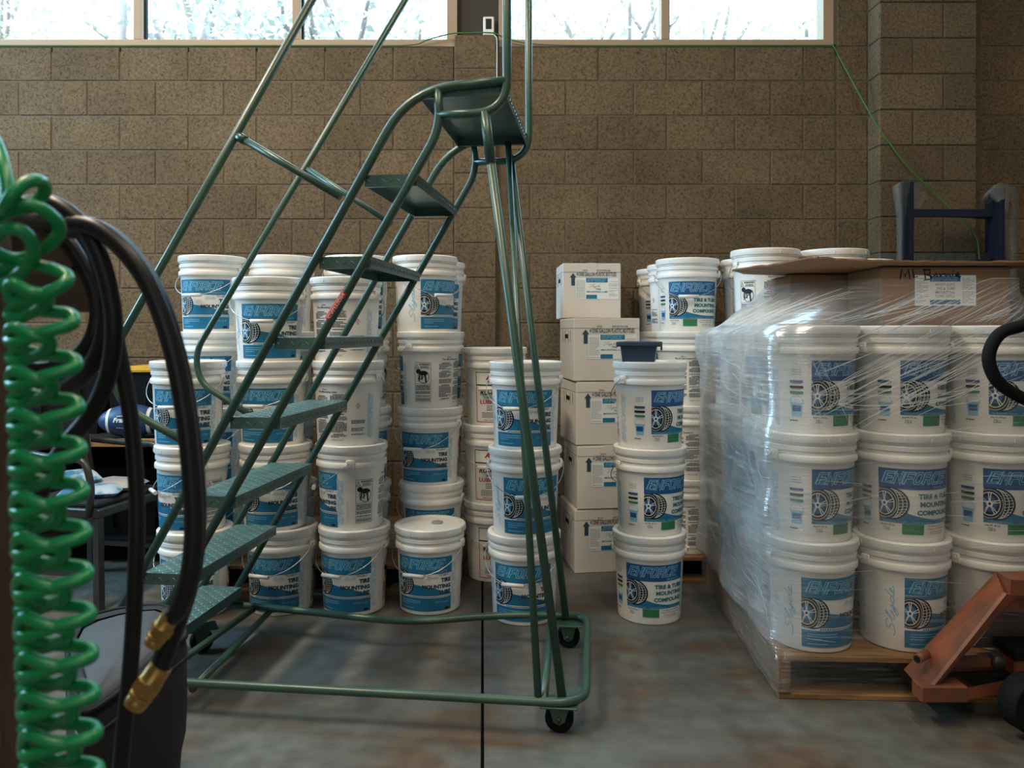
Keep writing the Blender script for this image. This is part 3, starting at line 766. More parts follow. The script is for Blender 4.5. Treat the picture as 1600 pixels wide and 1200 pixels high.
# ------------------------------------------------------------------ pallets
def pallet(label, org, rz, wx, wy, h=.125, nd=7, group=None, deck_along_x=True):
    t = thing('wooden_pallet', label, 'pallet', org, rz, group)
    bt = .018
    mx, my = (M_WOOD, M_WOODX) if True else 0
    for i in range(nd):
        w = wy/nd*.90 if i not in (0, nd-1) else wy/nd*.97; y = wy*(i+.5)/nd
        b = MB(); b.box((wx/2, y, h-bt/2), (wx, w, bt), mx, ch=.002); b.build('deck_board', t)
    for i in range(3):
        x = [.02, wx/2, wx-.02][i]; b = MB(); b.box((x, wy/2, h/2), (.04, wy-.004, h-2*bt-.001), my, ch=.002); b.build('stringer', t)
    for i in range(3):
        y = [.05, wy/2, wy-.05][i]; b = MB(); b.box((wx/2, y, bt/2), (wx-.004, .09, bt), mx, ch=.002); b.build('bottom_board', t)
    return t
pallet('wooden pallet under the rear pails at the left wall', (-1.60, 3.60, 0), 0, 1.36, .98)
pallet('wooden pallet against the wall under the compound pails', (.71, 3.735, 0), 0, 1.25, .94)
AX = atan2(.051, 1)
pallet('film-wrapped wooden pallet at right with pails and a pallet jack under it', (.865, 2.555, 0), -AX, 1.02, 1.22, h=.142)

# ------------------------------------------------------------------ wrapped load
def load(i, j): return (1.024+.051*.312*j+.31*i, 2.70+.31*j)
gw = 'film-wrapped pails on the right pallet'
col = ['left', 'middle', 'right']
for j in range(4):
    for i in range(3):
        if j in (1, 2) and i > 0: continue
        for k in range(3):
            x, y = load(i, j)
            if j == 0:
                rot = [[22, 32, 28], [36, 0, 14], [34, 27, 19]][k][i]
                v = 'lube' if k == 0 else 'comp'
                lab = ('cyan-labelled pail with script' if k == 0 else 'dark-blue-labelled pail')+', %s column of wrapped front row, %s layer' % (col[i], ['bottom', 'middle', 'top'][k])
            elif i == 0:
                rot = [[-60, 100, -120][(j+k) % 3]][0]; v = 'comp' if k else 'lube'
                lab = 'pail hazy behind film, left flank of wrapped load, %s row, %s layer' % (['', 'second', 'third', 'fourth'][j], ['bottom', 'middle', 'top'][k])
            else:
                rot = 40; v = 'comp'; lab = 'white pail in the fourth row of the wrapped load, %s column, %s layer' % (col[i], ['bottom', 'middle', 'top'][k])
            pail(v, x, y, .143+k*ST, rot, lab, gw if j == 0 or i == 0 else 'rear-row pails of the wrapped load', back=(j == 0))
zt = .143+3*ST
pail('comp', 1.172, 3.64, zt, -153, 'warning-panel pail atop the wrapped load, left of two behind the brown boxes', 'loose pails on top of the wrapped load')
pail('comp', 1.490, 3.66, zt, 60, 'pail atop the wrapped load behind the brown boxes, right of two', 'loose pails on top of the wrapped load')

def carton_box(name, label, cat, c, d, m, rz=0, group=None, tape=True):
    t = thing(name, label, cat, c, rz, group)
    b = MB(); b.box((0, 0, d[2]/2), d, m, ch=.003); b.build('box_body', t)
    f = MB()     # top flaps with the seam
    f.box((0, -d[1]/4, d[2]+.0016), (d[0]-.004, d[1]/2-.003, .003), m); f.box((0, d[1]/4, d[2]+.0016), (d[0]-.004, d[1]/2-.003, .003), m); f.build('top_flap', t)
    return t
def flat_print(pr, name, parent, org, ux=(1,0,0), vz=(0,0,1), nrm=(0,-1,0)):
    ux = Vector(ux); vz = Vector(vz); nn = Vector(nrm); O = Vector(org)
    pr.v = [tuple(O+ux*u+vz*v+nn*(.0004+l*.00022)) for u, v, l in pr.v]
    return obj(name, pr.mesh(name), parent)
zb = zt+.007
bl = carton_box('brown_carton', 'plain brown cardboard box under the sheet, left and further back on the wrapped load', 'box', (1.37, 3.29, zb), (.50, .27, .205), M_KRAFT, -.03)
br = carton_box('brown_carton', 'brown cardboard box with marker writing and white sticker on the wrapped load', 'box', (1.567, 2.985, zb), (.468, .28, .208), M_KRAFT, 0)
p = Print(); p.rect(0, 0, .222, .112, P_WHITE, 0); p.frame(0, 0, .222, .112, .0014, P_LBLUE, 1)
p.rect(.055, .088, .165, .108, P_DBLUE, 1); p.logo(.062, .091, .096, .014, P_LBLUE, P_DBLUE, 2)
p.rect(.055, .006, .165, .022, P_DBLUE, 1)
for i, s_ in enumerate(('HEAVY DUTY', 'TIRE & TUBE', 'MOUNTING', 'COMPOUND')): p.text(s_, .075, .072-.014*i, .07, .010, P_GREY, bold=.02)
p.paragraph(.005, .010, .044, .092, 17, P_GREY, 1, 5, .4); p.paragraph(.172, .010, .044, .092, 17, P_GREY, 1, 6, .4)
flat_print(p, 'sticker', br, (-.112, -.1405, .072))
p = Print(); lw = .0055
for st in ([(0,0),(.006,.034),(.018,.010),(.030,.036),(.036,.002)], [(.046,.036),(.050,.006),(.062,.010)], [(.088,.036),(.092,-.002)], [(.084,.034),(.108,.034),(.108,.022),(.092,.018),(.112,.012),(.110,0),(.088,-.002)],
           [(.120,.008),(.136,.012),(.132,.020),(.122,.014),(.124,.002),(.138,.004)], [(.144,.020),(.146,.004),(.148,.016),(.160,.020)], [(.164,.018),(.166,.004),(.170,.016),(.180,.018),(.182,.006)], [(.190,.020),(.191,.008)], [(.191,.029),(.192,.031)],
           [(.200,.012),(.214,.016),(.210,.024),(.201,.018),(.204,.008),(.218,.010)]):
    p.line(st, lw*.8, P_BLACK, 1)
flat_print(p, 'marker_writing', br, (-.165, -.1405, .168))
# cardboard sheet on top
sh = MB(); zs = zb+.213
out = [(.885, 3.16, .0), (.98, 3.02, .006), (1.08, 2.84, .018), (1.10, 2.80, .014), (1.25, 2.80, .004), (1.40, 2.79, .001), (1.60, 2.79, 0), (1.86, 2.79, 0), (1.95, 2.82, 0), (1.95, 3.42, 0), (1.30, 3.44, 0), (1.12, 3.42, 0), (.98, 3.33, -.002)]
out = [(x, y, zs+.012+z) for x, y, z in out]
rag = []
for i in range(len(out)):
    a = Vector(out[i]); c = Vector(out[(i+1) % len(out)]); n_ = 6 if i < 8 else 2
    for k in range(n_):
        q = a.lerp(c, k/n_); rag.append(q+(Vector((random.uniform(-.006, .006), random.uniform(-.006, .006), random.uniform(-.002, .002))) if i < 7 else Vector()))
cen = Vector((1.45, 3.1, zs+.004))
rag2 = [q+Vector((0, 0, .006)) for q in rag]; n_ = len(rag)
inn = []
for q in rag:     # inner ring lies flat on the boxes
    e = cen.lerp(q, .72); e.z = zs+.0015; inn.append(e)
vs = rag+rag2+inn+[q+Vector((0, 0, .006)) for q in inn]+[cen-Vector((0,0,.0025)), cen+Vector((0, 0, .0035))]
fs = []
for i in range(n_):
    j = (i+1) % n_; fs += [(i, j, n_+j, n_+i), (2*n_+i, 2*n_+j, j, i), (n_+i, n_+j, 3*n_+j, 3*n_+i), (4*n_, 2*n_+j, 2*n_+i), (4*n_+1, 3*n_+i, 3*n_+j)]
sh.add(vs, fs, M_KRAFT)
tag(sh.build('cardboard_sheet'), 'flat ragged-edged cardboard sheet laid over the brown boxes', 'cardboard')

# stretch film
def film_mat():
    m = bpy.data.materials.new('stretch_film'); m.use_nodes = True; n = m.node_tree.nodes; L = m.node_tree.links; n.clear()
    ou = n.new('ShaderNodeOutputMaterial'); tr = n.new('ShaderNodeBsdfTransparent'); gl_ = n.new('ShaderNodeBsdfGlossy'); df = n.new('ShaderNodeBsdfDiffuse'); tl = n.new('ShaderNodeBsdfTranslucent')
    tr.inputs[0].default_value = (.97, .98, .99, 1); gl_.inputs['Roughness'].default_value = .16; gl_.inputs[0].default_value = (.95, .97, 1, 1)
    df.inputs[0].default_value = (.88, .91, .93, 1); tl.inputs[0].default_value = (.8, .85, .88, 1)
    uv = n.new('ShaderNodeUVMap'); uv.uv_map = 'UVMap'
    def streak(rot, sx, sy, lo, hi):
        mp = n.new('ShaderNodeMapping'); mp.inputs['Rotation'].default_value = (0, 0, rot); mp.inputs['Scale'].default_value = (sx, sy, 1); L.new(uv.outputs[0], mp.inputs[0])
        t = n.new('ShaderNodeTexNoise'); t.inputs['Scale'].default_value = 1; t.inputs['Detail'].default_value = 5; L.new(mp.outputs[0], t.inputs[0])
        r = n.new('ShaderNodeMapRange'); r.inputs[1].default_value = lo; r.inputs[2].default_value = hi; L.new(t.outputs[0], r.inputs[0]); return r, t
    a, ta = streak(-.55, 5, 110, .56, .78); b, tb = streak(.9, 4, 80, .60, .80); c, tc_ = streak(0.05, 2, 60, .56, .82)
    at = n.new('ShaderNodeAttribute'); at.attribute_name = 'haze'
    def math_(op, x, y):
        q = n.new('ShaderNodeMath'); q.operation = op; q.use_clamp = op == 'ADD'
        for i, v in enumerate((x, y)):
            if isinstance(v, (int, float)): q.inputs[i].default_value = v
            else: L.new(v, q.inputs[i])
        return q.outputs[0]
    s = math_('ADD', math_('MULTIPLY', a.outputs[0], .42), math_('MULTIPLY', b.outputs[0], .34)); s = math_('ADD', s, math_('MULTIPLY', c.outputs[0], .22))
    s = math_('MULTIPLY', s, math_('ADD', math_('MULTIPLY', at.outputs['Fac'], 1.2), .45))
    fac = math_('ADD', math_('ADD', s, math_('MULTIPLY', at.outputs['Fac'], .66)), .015)
    m1 = n.new('ShaderNodeMixShader'); m1.inputs[0].default_value = .4; L.new(df.outputs[0], m1.inputs[1]); L.new(tl.outputs[0], m1.inputs[2])
    m2 = n.new('ShaderNodeMixShader'); m2.inputs[0].default_value = .32; L.new(m1.outputs[0], m2.inputs[1]); L.new(gl_.outputs[0], m2.inputs[2])
    m3 = n.new('ShaderNodeMixShader'); L.new(fac, m3.inputs[0]); L.new(tr.outputs[0], m3.inputs[1]); L.new(m2.outputs[0], m3.inputs[2])
    g2 = n.new('ShaderNodeBsdfGlossy'); g2.inputs['Roughness'].default_value = .10
    m4 = n.new('ShaderNodeMixShader'); m4.inputs[0].default_value = .06; L.new(m3.outputs[0], m4.inputs[1]); L.new(g2.outputs[0], m4.inputs[2])
    L.new(m4.outputs[0], ou.inputs[0])
    bn = n.new('ShaderNodeBump'); bn.inputs['Strength'].default_value = .9; bn.inputs['Distance'].default_value = .006
    L.new(math_('ADD', math_('MULTIPLY', ta.outputs[0], .6), math_('MULTIPLY', tb.outputs[0], .4)), bn.inputs['Height'])
    for q in (gl_, df, g2): L.new(bn.outputs[0], q.inputs['Normal'])
    return m
M_FILM = film_mat()
M_CREASE = bpy.data.materials.new('film_crease'); M_CREASE.use_nodes = True
q = M_CREASE.node_tree.nodes['Principled BSDF']; q.inputs['Base Color'].default_value = (.85, .9, .93, 1); q.inputs['Roughness'].default_value = .22; q.inputs['Alpha'].default_value = .62; q.inputs['Specular IOR Level'].default_value = 1
def resample(poly, n, rad_=.15):
    P = fillet([Vector((*p, 0)) for p in poly], rad_, 6); P = P+[P[0]]
    Ls = [0]
    for i in range(1, len(P)): Ls.append(Ls[-1]+(P[i]-P[i-1]).length)
    out = []; j = 0
    for k in range(n):
        d = Ls[-1]*k/n
        while Ls[j+1] < d: j += 1
        out.append(P[j].lerp(P[j+1], (d-Ls[j])/(Ls[j+1]-Ls[j])))
    return out
NS = 260
def ring(poly, r): return resample(poly, NS, r)
# start in the middle of the back side so that the fillets close cleanly
base = [(1.38, 3.795), (.895, 3.795), (.853, 2.537), (1.822, 2.537), (1.862, 3.795), (1.38, 3.795)]
palr = [(1.38, 3.79), (.91, 3.79), (.856, 2.548), (1.88, 2.548), (1.93, 3.79), (1.38, 3.79)]
mid_ = [(1.38, 3.458), (.878, 3.458), (.853, 2.55), (1.822, 2.55), (1.862, 3.458), (1.38, 3.458)]
topr = [(1.38, 3.452), (1.10, 3.452), (1.105, 3.10), (1.31, 2.825), (1.83, 2.825), (1.83, 3.452), (1.38, 3.452)]
keys = [(.03, palr, .02), (.140, palr, .03), (.19, base, .15), (1.16, base, .15), (1.205, base, .15), (1.217, mid_, .15), (zb+.17, topr, .04)]
rings = [(z, ring(p_, r_)) for z, p_, r_ in keys]
NZ = 74; fv = []; fz = [.03+(zb+.17-.03)*i/NZ for i in range(NZ+1)]
for z in list(fz):
    pass
def film_pt(k, z):
    k %= NS
    for i in range(len(rings)-1):
        if rings[i][0] <= z+1e-9 <= rings[i+1][0]+2e-9 or i == len(rings)-2:
            t = (z-rings[i][0])/(rings[i+1][0]-rings[i][0]); t = max(0, min(1, t)); q = rings[i][1][k].lerp(rings[i+1][1][k], t); return q
def perim(k): return rings[2][1][k % NS]
def fnorm(k, z):
    a = film_pt(k-2, z); b = film_pt(k+2, z); t = (b-a); 
    return Vector((t.y, -t.x, 0)).normalized()*(-1) if False else Vector((-t.y, t.x, 0)).normalized()
vs = []; hz = []; uvl = []
import mathutils.noise as MN
cx_, cy_ = 1.37, 3.15
for iz, z in enumerate(fz):
    for k in range(NS):
        q = film_pt(k, z); n1 = fnorm(k, z)
        if n1.dot(q-Vector((cx_, cy_, 0))) < 0: n1 = -n1
        left = max(0, min(1, (1.0-q.x)/.12))*(1 if q.y > 2.62 else max(0, (q.y-2.50)/.12))
        w = MN.noise(Vector((q.x*4, q.y*4, z*5)))*.010+MN.noise(Vector((q.x*14, q.y*14, z*12)))*.004
        lay = ((z-.143) % ST)/ST if .143 < z < 1.21 else .5      # pinch in between the lid rims
        pinch = -.010*sin(pi*lay)**2 if .143 < z < 1.21 else 0
        bil = left*(.020+.022*MN.noise(Vector((q.y*6, z*3, 1.3)))) if .16 < z < 1.2 else 0
        amp = .3 if z < .15 else 1
        vs.append((q.x+n1.x*(.006+max(-.004, w*amp*(1+1.5*left))+pinch*.5+bil), q.y+n1.y*(.006+max(-.004, w*amp)+pinch*.5+bil), z))
        hh_ = .03+.66*left+.28*max(0, MN.noise(Vector((q.x*2.2, q.y*2.2, z*3.1))))
        if z > 1.2: hh_ = max(hh_, .10+.75*max(0, min(1, (1.16-q.x)/.2)))
        if z < .16: hh_ = .02+.3*left
        hz.append(min(1, hh_))
fs = []; per = 4.4
for iz in range(NZ):
    for k in range(NS):
        l = (k+1) % NS; fs.append((iz*NS+k, iz*NS+l, (iz+1)*NS+l, (iz+1)*NS+k))
me = bpy.data.meshes.new('stretch_film'); me.from_pydata(vs, [], fs); me.materials.append(M_FILM)
uvs = me.uv_layers.new(name='UVMap'); d = []
for iz in range(NZ):
    for k in range(NS):
        for kk, zz in ((k, iz), (k+1, iz), (k+1, iz+1), (k, iz+1)): d += [kk/NS*per, fz[zz]]
uvs.data.foreach_set('uv', d)
at = me.attributes.new('haze', 'FLOAT', 'POINT'); at.data.foreach_set('value', hz)
me.polygons.foreach_set('use_smooth', [True]*len(fs)); me.update()
ft = thing('stretch_wrap', 'clear stretch film wound around the pails and pallet at right', 'film wrap', (0, 0, 0))
obj('film_sheet', me, ft)
cr = MB(); rc = random.Random(12)
def fp(kf, z):
    k0 = int(math.floor(kf)); t = kf-k0; iz = max(0, min(NZ-1, int((z-.03)/(fz[-1]-.03)*NZ))); tz = max(0, min(1, (z-fz[iz])/(fz[1]-fz[0])))
    def g(k, i): return Vector(vs[min(NZ, i)*NS+k % NS])
    q = (g(k0, iz)*(1-t)+g(k0+1, iz)*t)*(1-tz)+(g(k0, iz+1)*(1-t)+g(k0+1, iz+1)*t)*tz
    k1 = int(kf) % NS; n1 = fnorm(k1, min(z, 1.3)); 
    if n1.dot(q-Vector((cx_, cy_, q.z))) < 0: n1 = -n1
    return q+n1*.002
def kx(x, side='front'):
    best = None
    for k in range(NS):
        q = rings[2][1][k]
        if side == 'front' and q.y < 2.56:
            d_ = abs(q.x-x)
        elif side == 'left' and q.x < .93: d_ = abs(q.y-x)
        else: continue
        if best is None or d_ < best[0]: best = (d_, k)
    return best[1]
def crease(side, a, z0, b, z1, w, n=14, bow=0):
    ka, kb = kx(a, side[0]), kx(b, side[1]); vv = []; ff = []
    for i in range(n+1):
        t = i/n; q = fp(ka+(kb-ka)*t, z0+(z1-z0)*t+bow*sin(pi*t)); ww = w*(.35+.65*sin(pi*t)); vv += [q+Vector((0, 0, ww/2)), q-Vector((0, 0, ww/2))]
    for i in range(n): ff.append((2*i, 2*i+2, 2*i+3, 2*i+1))
    cr.add(vv, ff, M_CREASE)
FS = ('front', 'front'); LS2 = ('left', 'left'); LFS = ('left', 'front')
for i in range(44):     # long diagonals rising to the right across the top layer
    a = .92+rc.uniform(0, .35); z0 = .88+rc.uniform(0, .25); ln = rc.uniform(.15, .75); crease(FS, a, z0, min(1.78, a+ln), z0+ln*rc.uniform(.35, .6), rc.uniform(.0012, .0035))
for i in range(10): a = .90+rc.uniform(0, .5); crease(FS, a, rc.uniform(.93, 1.0), min(1.8, a+rc.uniform(.3, .8)), rc.uniform(1.0, 1.12), rc.uniform(.001, .003), bow=-.03)
for i in range(30): a = rc.uniform(.9, 1.7); z0 = rc.uniform(.2, .9); ln = rc.uniform(.05, .25); crease(FS, a, z0, min(1.8, a+ln), z0+ln*rc.uniform(-.15, .2), rc.uniform(.0008, .002), 8)
for i in range(16): a = .87+rc.uniform(0, .1); z0 = 1.17; crease(FS, a, z0, a+rc.uniform(.02, .16), z0-rc.uniform(.15, .4), rc.uniform(.0015, .004))
for i in range(90): a = rc.uniform(2.62, 3.6); z0 = rc.uniform(.3, 1.17); crease(LS2, a, z0, max(2.6, a-rc.uniform(.1, .5)), max(.2, z0-rc.uniform(.05, .5)), rc.uniform(.0012, .0035))
for i in range(60): a = rc.uniform(2.65, 3.5); crease(LS2, a, 1.18, max(2.6, a-rc.uniform(-.1, .3)), 1.18+rc.uniform(.06, .17), rc.uniform(.0015, .004))
for i in range(50): a = .9+rc.uniform(0, .8); crease(FS, a, 1.225, min(1.8, a+rc.uniform(.1, .3)), 1.225+rc.uniform(.04, .14), rc.uniform(.001, .003))
o = cr.build('film_crease', ft); o['kind'] = 'stuff'

# ------------------------------------------------------------------ white cartons
def carton_print():
    p = Print()      # u 0..w, v 0..h of the front face
    return p
def white_carton(c, w, d, h, rz, lab, holes=0):
    t = carton_box('white_carton', lab, 'box', c, (w, d, h-.006), M_CARTON, rz, 'stacked white bottle cartons')
    p = Print(); k = w/.33; u0 = -w/2
    p.rect(u0+.001, h*.825, w/2-.001, h*.830, P_BLACK, 1)
    p.text('DO NOT CUT BELOW DOTTED LINE', u0+.115*k, h*.845, .155*k, .0085, P_BLACK, bold=.01)
    p.text('4 ONE GALLON PLASTIC BOTTLES', u0+.078*k, h*.755, .225*k, .022, P_NAVY, bold=.02)
    au = u0+.058*k; p.rect(au-.010, h*.585, au+.010, h*.73, P_NAVY, 1, n=1); p.put([(au-.019, h*.73), (au+.019, h*.73), (au, h*.81)], [(0,1,2)], P_NAVY, 1)
    a, b, y0, y1 = u0+.070*k, u0+.318*k, h*.34, h*.735
    p.rect(a, y0, b, y1, P_WHITE, 0); p.frame(a, y0, b, y1, .0012, P_LBLUE, 1)
    m0, m1 = a+.062*k, a+.185*k
    p.rect(m0, y1-.028, m1, y1-.003, P_BLUE, 1); p.logo(m0+.006, y1-.024, m1-m0-.016, .018, P_LBLUE, P_BLUE, 2)
    p.script(m0+.012, y1-.060, .075*k, .024, P_NAVY, 1, lw=.001)
    p.text('TIRE', m0+.055*k, y1-.069, .030*k, .009, P_TEAL, bold=.03); p.text('MOUNTING LUBE', m0+.004, y1-.083, .118*k, .009, P_TEAL, bold=.03)
    p.rect(m0, y0+.003, m0+.062*k, y0+.025, P_BLUE, 1)
    p.paragraph(a+.006, y0+.006, .050*k, y1-y0-.02, 15, P_GREY, 1, 3, .35); p.paragraph(m1+.006, y0+.010, .052*k, y1-y0-.03, 15, P_GREY, 1, 9, .35)
    flat_print(p, 'carton_print', t, (0, -d/2-.0003, 0))
    tp = MB(); tp.box((0, -d/2-.0012, h-.03), (.05, .0012, .05), M_CARTON); tp.box((0, 0, h-.002), (.05, d-.004, .0012), M_CARTON); tp.build('tape', t)
    s = MB()       # hand holes and staple marks on the left flank
    s.box((-w/2-.0004, 0, h*.70), (.0012, .075, .022), M_DARK); s.box((-w/2-.0004, 0, h*.829), (.001, d-.01, .0014), M_DARK)
    for q in (-.10, -.05, .04, .09): s.box((-w/2-.0004, q, h*.70), (.0012, .003, .06), M_DARK)
    s.build('side_marks', t)
    return t
CH = .317
wh = ['lowest of the carton stack, on the floor', 'second carton up in the stack', 'third carton up, middle of the stack', 'fourth carton up, behind the blue bin']
fx = [.310, .322, .318, .306]
for i in range(4):
    w = .335; rz = radians([8, 6.5, 9, 7.5][i])
    cx = fx[i]+w/2*cos(rz)-.36/2*sin(rz); cy = 3.89+w/2*sin(rz)+.36/2*cos(rz)
    white_carton((cx, cy, i*CH), w, .36, CH-.001, rz, 'white bottle carton with blue sticker and arrow, '+wh[i])
w = .318; rz = radians(3); cx = X(877, 4.27)+w/2; white_carton((cx, 4.27+.18, 4*CH+.001), w, .33, .303, rz, 'white bottle carton at the very top of the stack, set back against the wall')
# blue bin on the free-standing stack
t = thing('parts_bin', 'small dark blue plastic bin on top of the free-standing pail stack', 'bin', (X(999, 3.31), 3.31, 3*ST+.006), radians(-12))
b = MB(); w0, d0, w1, d1, h = .13, .17, .150, .19, .082; th = .004
def ringp(w, d, z): return [(-w/2,-d/2,z),(w/2,-d/2,z),(w/2,d/2,z),(-w/2,d/2,z)]
v = ringp(w0, d0, 0)+ringp(w1, d1, h)+ringp(w1-2*th, d1-2*th, h)+ringp(w0-2*th, d0-2*th, th)
f = [(3,2,1,0)]
for k in range(4):
    l = (k+1) % 4; f += [(k, l, 4+l, 4+k), (4+k, 4+l, 8+l, 8+k), (8+k, 8+l, 12+l, 12+k)]
f.append((12,13,14,15)); b.add(v, f, M_BLUEBIN); b.build('bin_body', t)
b = MB(); 
for sx in (-1, 1): b.box((sx*(w1/2+.006), 0, h-.010), (.016, d1+.02, .020), M_BLUEBIN, ch=.002)
for sy in (-1, 1): b.box((0, sy*(d1/2+.005), h-.008), (w1+.028, .014, .016), M_BLUEBIN, ch=.002)
for q in (-.05, .0, .05): b.box((w1/2+.016, q, h-.018), (.006, .008, .034), M_BLUEBIN)
b.build('rim', t)

# ------------------------------------------------------------------ rolling warehouse ladder
def LN(u, v): a = (u-CX)/F; D = 2.342/(1+.12*a); return P3(u, v, D)
WF = .66; K = 2.342+WF*sqrt(1+.0144)
def LFp(u, v): a = (u-CX)/F; D = K/(1+.12*a); return P3(u, v, D)
NRM = Vector((.12, 1, 0)).normalized(); E1 = Vector((1, -.12, 0)).normalized()
FAR = NRM*WF
def onplane(x, z, s=0):      # point with world X on the near plane, shifted s across the width
    return Vector((x, 2.342-.12*x, z))+NRM*s
lad = thing('rolling_ladder', 'green steel rolling warehouse ladder with diamond-plate steps in front of the pails', 'ladder', (0, 0, 0))
TR = .0135
def tb(name, pts, r=TR, rad_=.1, n=8, par=None, seg=14):
    b = MB(); b.tube(fillet(pts, rad_, n), r, M_GREEN, seg); return b.build(name, par or lad)
# base frame: one bent tube loop, the far side bowed
tN = [LN(915, 0)*0]  # placeholder
c0 = Vector((.217, 2.316, .098)); c1 = Vector((.290, 3.015, .108)); c2 = Vector((-1.40, 3.20, .110)); c3 = Vector((-1.42, 2.50, .100))
loop = [Vector((-.6, 2.407, .099)), c0, c1, Vector((-.05, 3.03, .105)), Vector((-.39, 2.955, .10)), Vector((-.80, 3.06, .108)), c2, c3, Vector((-.6, 2.407, .099))]
fl_ = fillet(loop, [.1, .09, .3, .3, .3, .1, .1], 8)
b = MB(); b.tube(fl_[:-1], TR, M_GREEN, 14, closed=True); b.build('base_frame', lad)
b = MB(); b.tube([Vector((.095, 2.333, .10)), Vector((.150, 3.02, .106))], .012, M_GREEN, 12); b.build('cross_bar', lad)
b = MB(); b.tube([onplane(-1.0, .075), Vector((-.96, 3.13, .085))], .012, M_GREEN, 12); b.build('cross_bar', lad)
b = MB(); b.tube([onplane(-1.14, .09), Vector((-1.02, 3.10, .10))], .012, M_GREEN, 12); b.build('cross_bar', lad)
# stringers: pairs of parallel tubes on each side
zt_ = {}
A0 = LN(345, 670); A1 = LN(565, 275)
sl_ = (A1.x-A0.x)/(A1.z-A0.z)
def ax(z): return A0.x+(z-A0.z)*sl_
RUN = .152
ptop = LN(700, 136).z
for s, nm in ((0, 'near'), (WF, 'far')):
    # leading stringer runs up, then levels into the platform rail and meets the post
    xk = LN(640, 150).x
    pts = [onplane(ax(.12), .12, s), onplane(xk, .12+(xk-ax(.12))/sl_, s), onplane(-.018, ptop+.012, s)]
    pts[1].z = ptop
    pts[1].x = ax(ptop); pts[1] = onplane(ax(ptop), ptop-.004, s)
    tb('stringer', pts, TR, .17)
    # trailing stringer with the upright stub under the platform
    zb_ = LN(687, 205).z; xb = LN(684, 150).x
    xe = ax(.10)+RUN
    pts = [onplane(xe, .11, s), onplane(xb+.006, zb_+.005, s), onplane(xb, ptop, s)]
    tb('stringer', pts, TR, .09)
    # handrail post curving into the platform brace
    px_ = LN(792, 60).x; zc = LN(765, 177).z
    pts = [onplane(xb, zc, s), onplane(px_, zc+.002, s), onplane(px_, 3.0, s)]
    tb('handrail_post', pts, TR, .10)
# legs
b = MB(); b.tube([LN(757, 178), Vector((.150, 2.345, .10))], TR, M_GREEN, 14); b.build('leg', lad)
b = MB(); b.tube([LN(757, 178)+(Vector((.150, 2.345, .10))-LN(757, 178))*.0+Vector((0,0,.006)), LN(757, 178)+(Vector((.150, 2.345, .10))-LN(757, 178))*.085], TR+.0018, M_GREEN, 14); b.build('leg_sleeve', lad)
q0 = LFp(798, 243); b = MB(); b.tube([q0, Vector((.205, 3.0, .105))], TR, M_GREEN, 14); b.build('leg', lad)
b = MB(); b.tube([LFp(797, 228)-NRM*.06, Vector((.078, 2.335, .10))], .0115, M_GREEN, 12); b.build('leg', lad)
# hand rails
rn = [LN(500, -22), LN(172, 558), LN(186, 632), LN(313, 704)]; rn[0] = rn[1]+(rn[0]-rn[1])*1.15
tb('handrail', rn, .0125, .12)
rf = [LFp(645, -20), LFp(305, 550), LFp(312, 598), LFp(402, 656)]; rf[0] = rf[1]+(rf[0]-rf[1])*1.15
tb('handrail', rf, .0125, .10)
tb('rail_brace', [LN(371, 212), LN(532, 308)], .0115); tb('rail_brace', [LFp(480, 264), LFp(612, 350)], .0115)
b = MB(); b.tube([LN(372, 213), LN(384, 220)], .015, M_GREEN, 12); b.build('brace_collar', lad)
M_TREAD = mat('tread_paint_sheen', (.085, .175, .165), .30, var=.35, vscale=12)  # lighter than the ladder green: window shine put into the tread colour
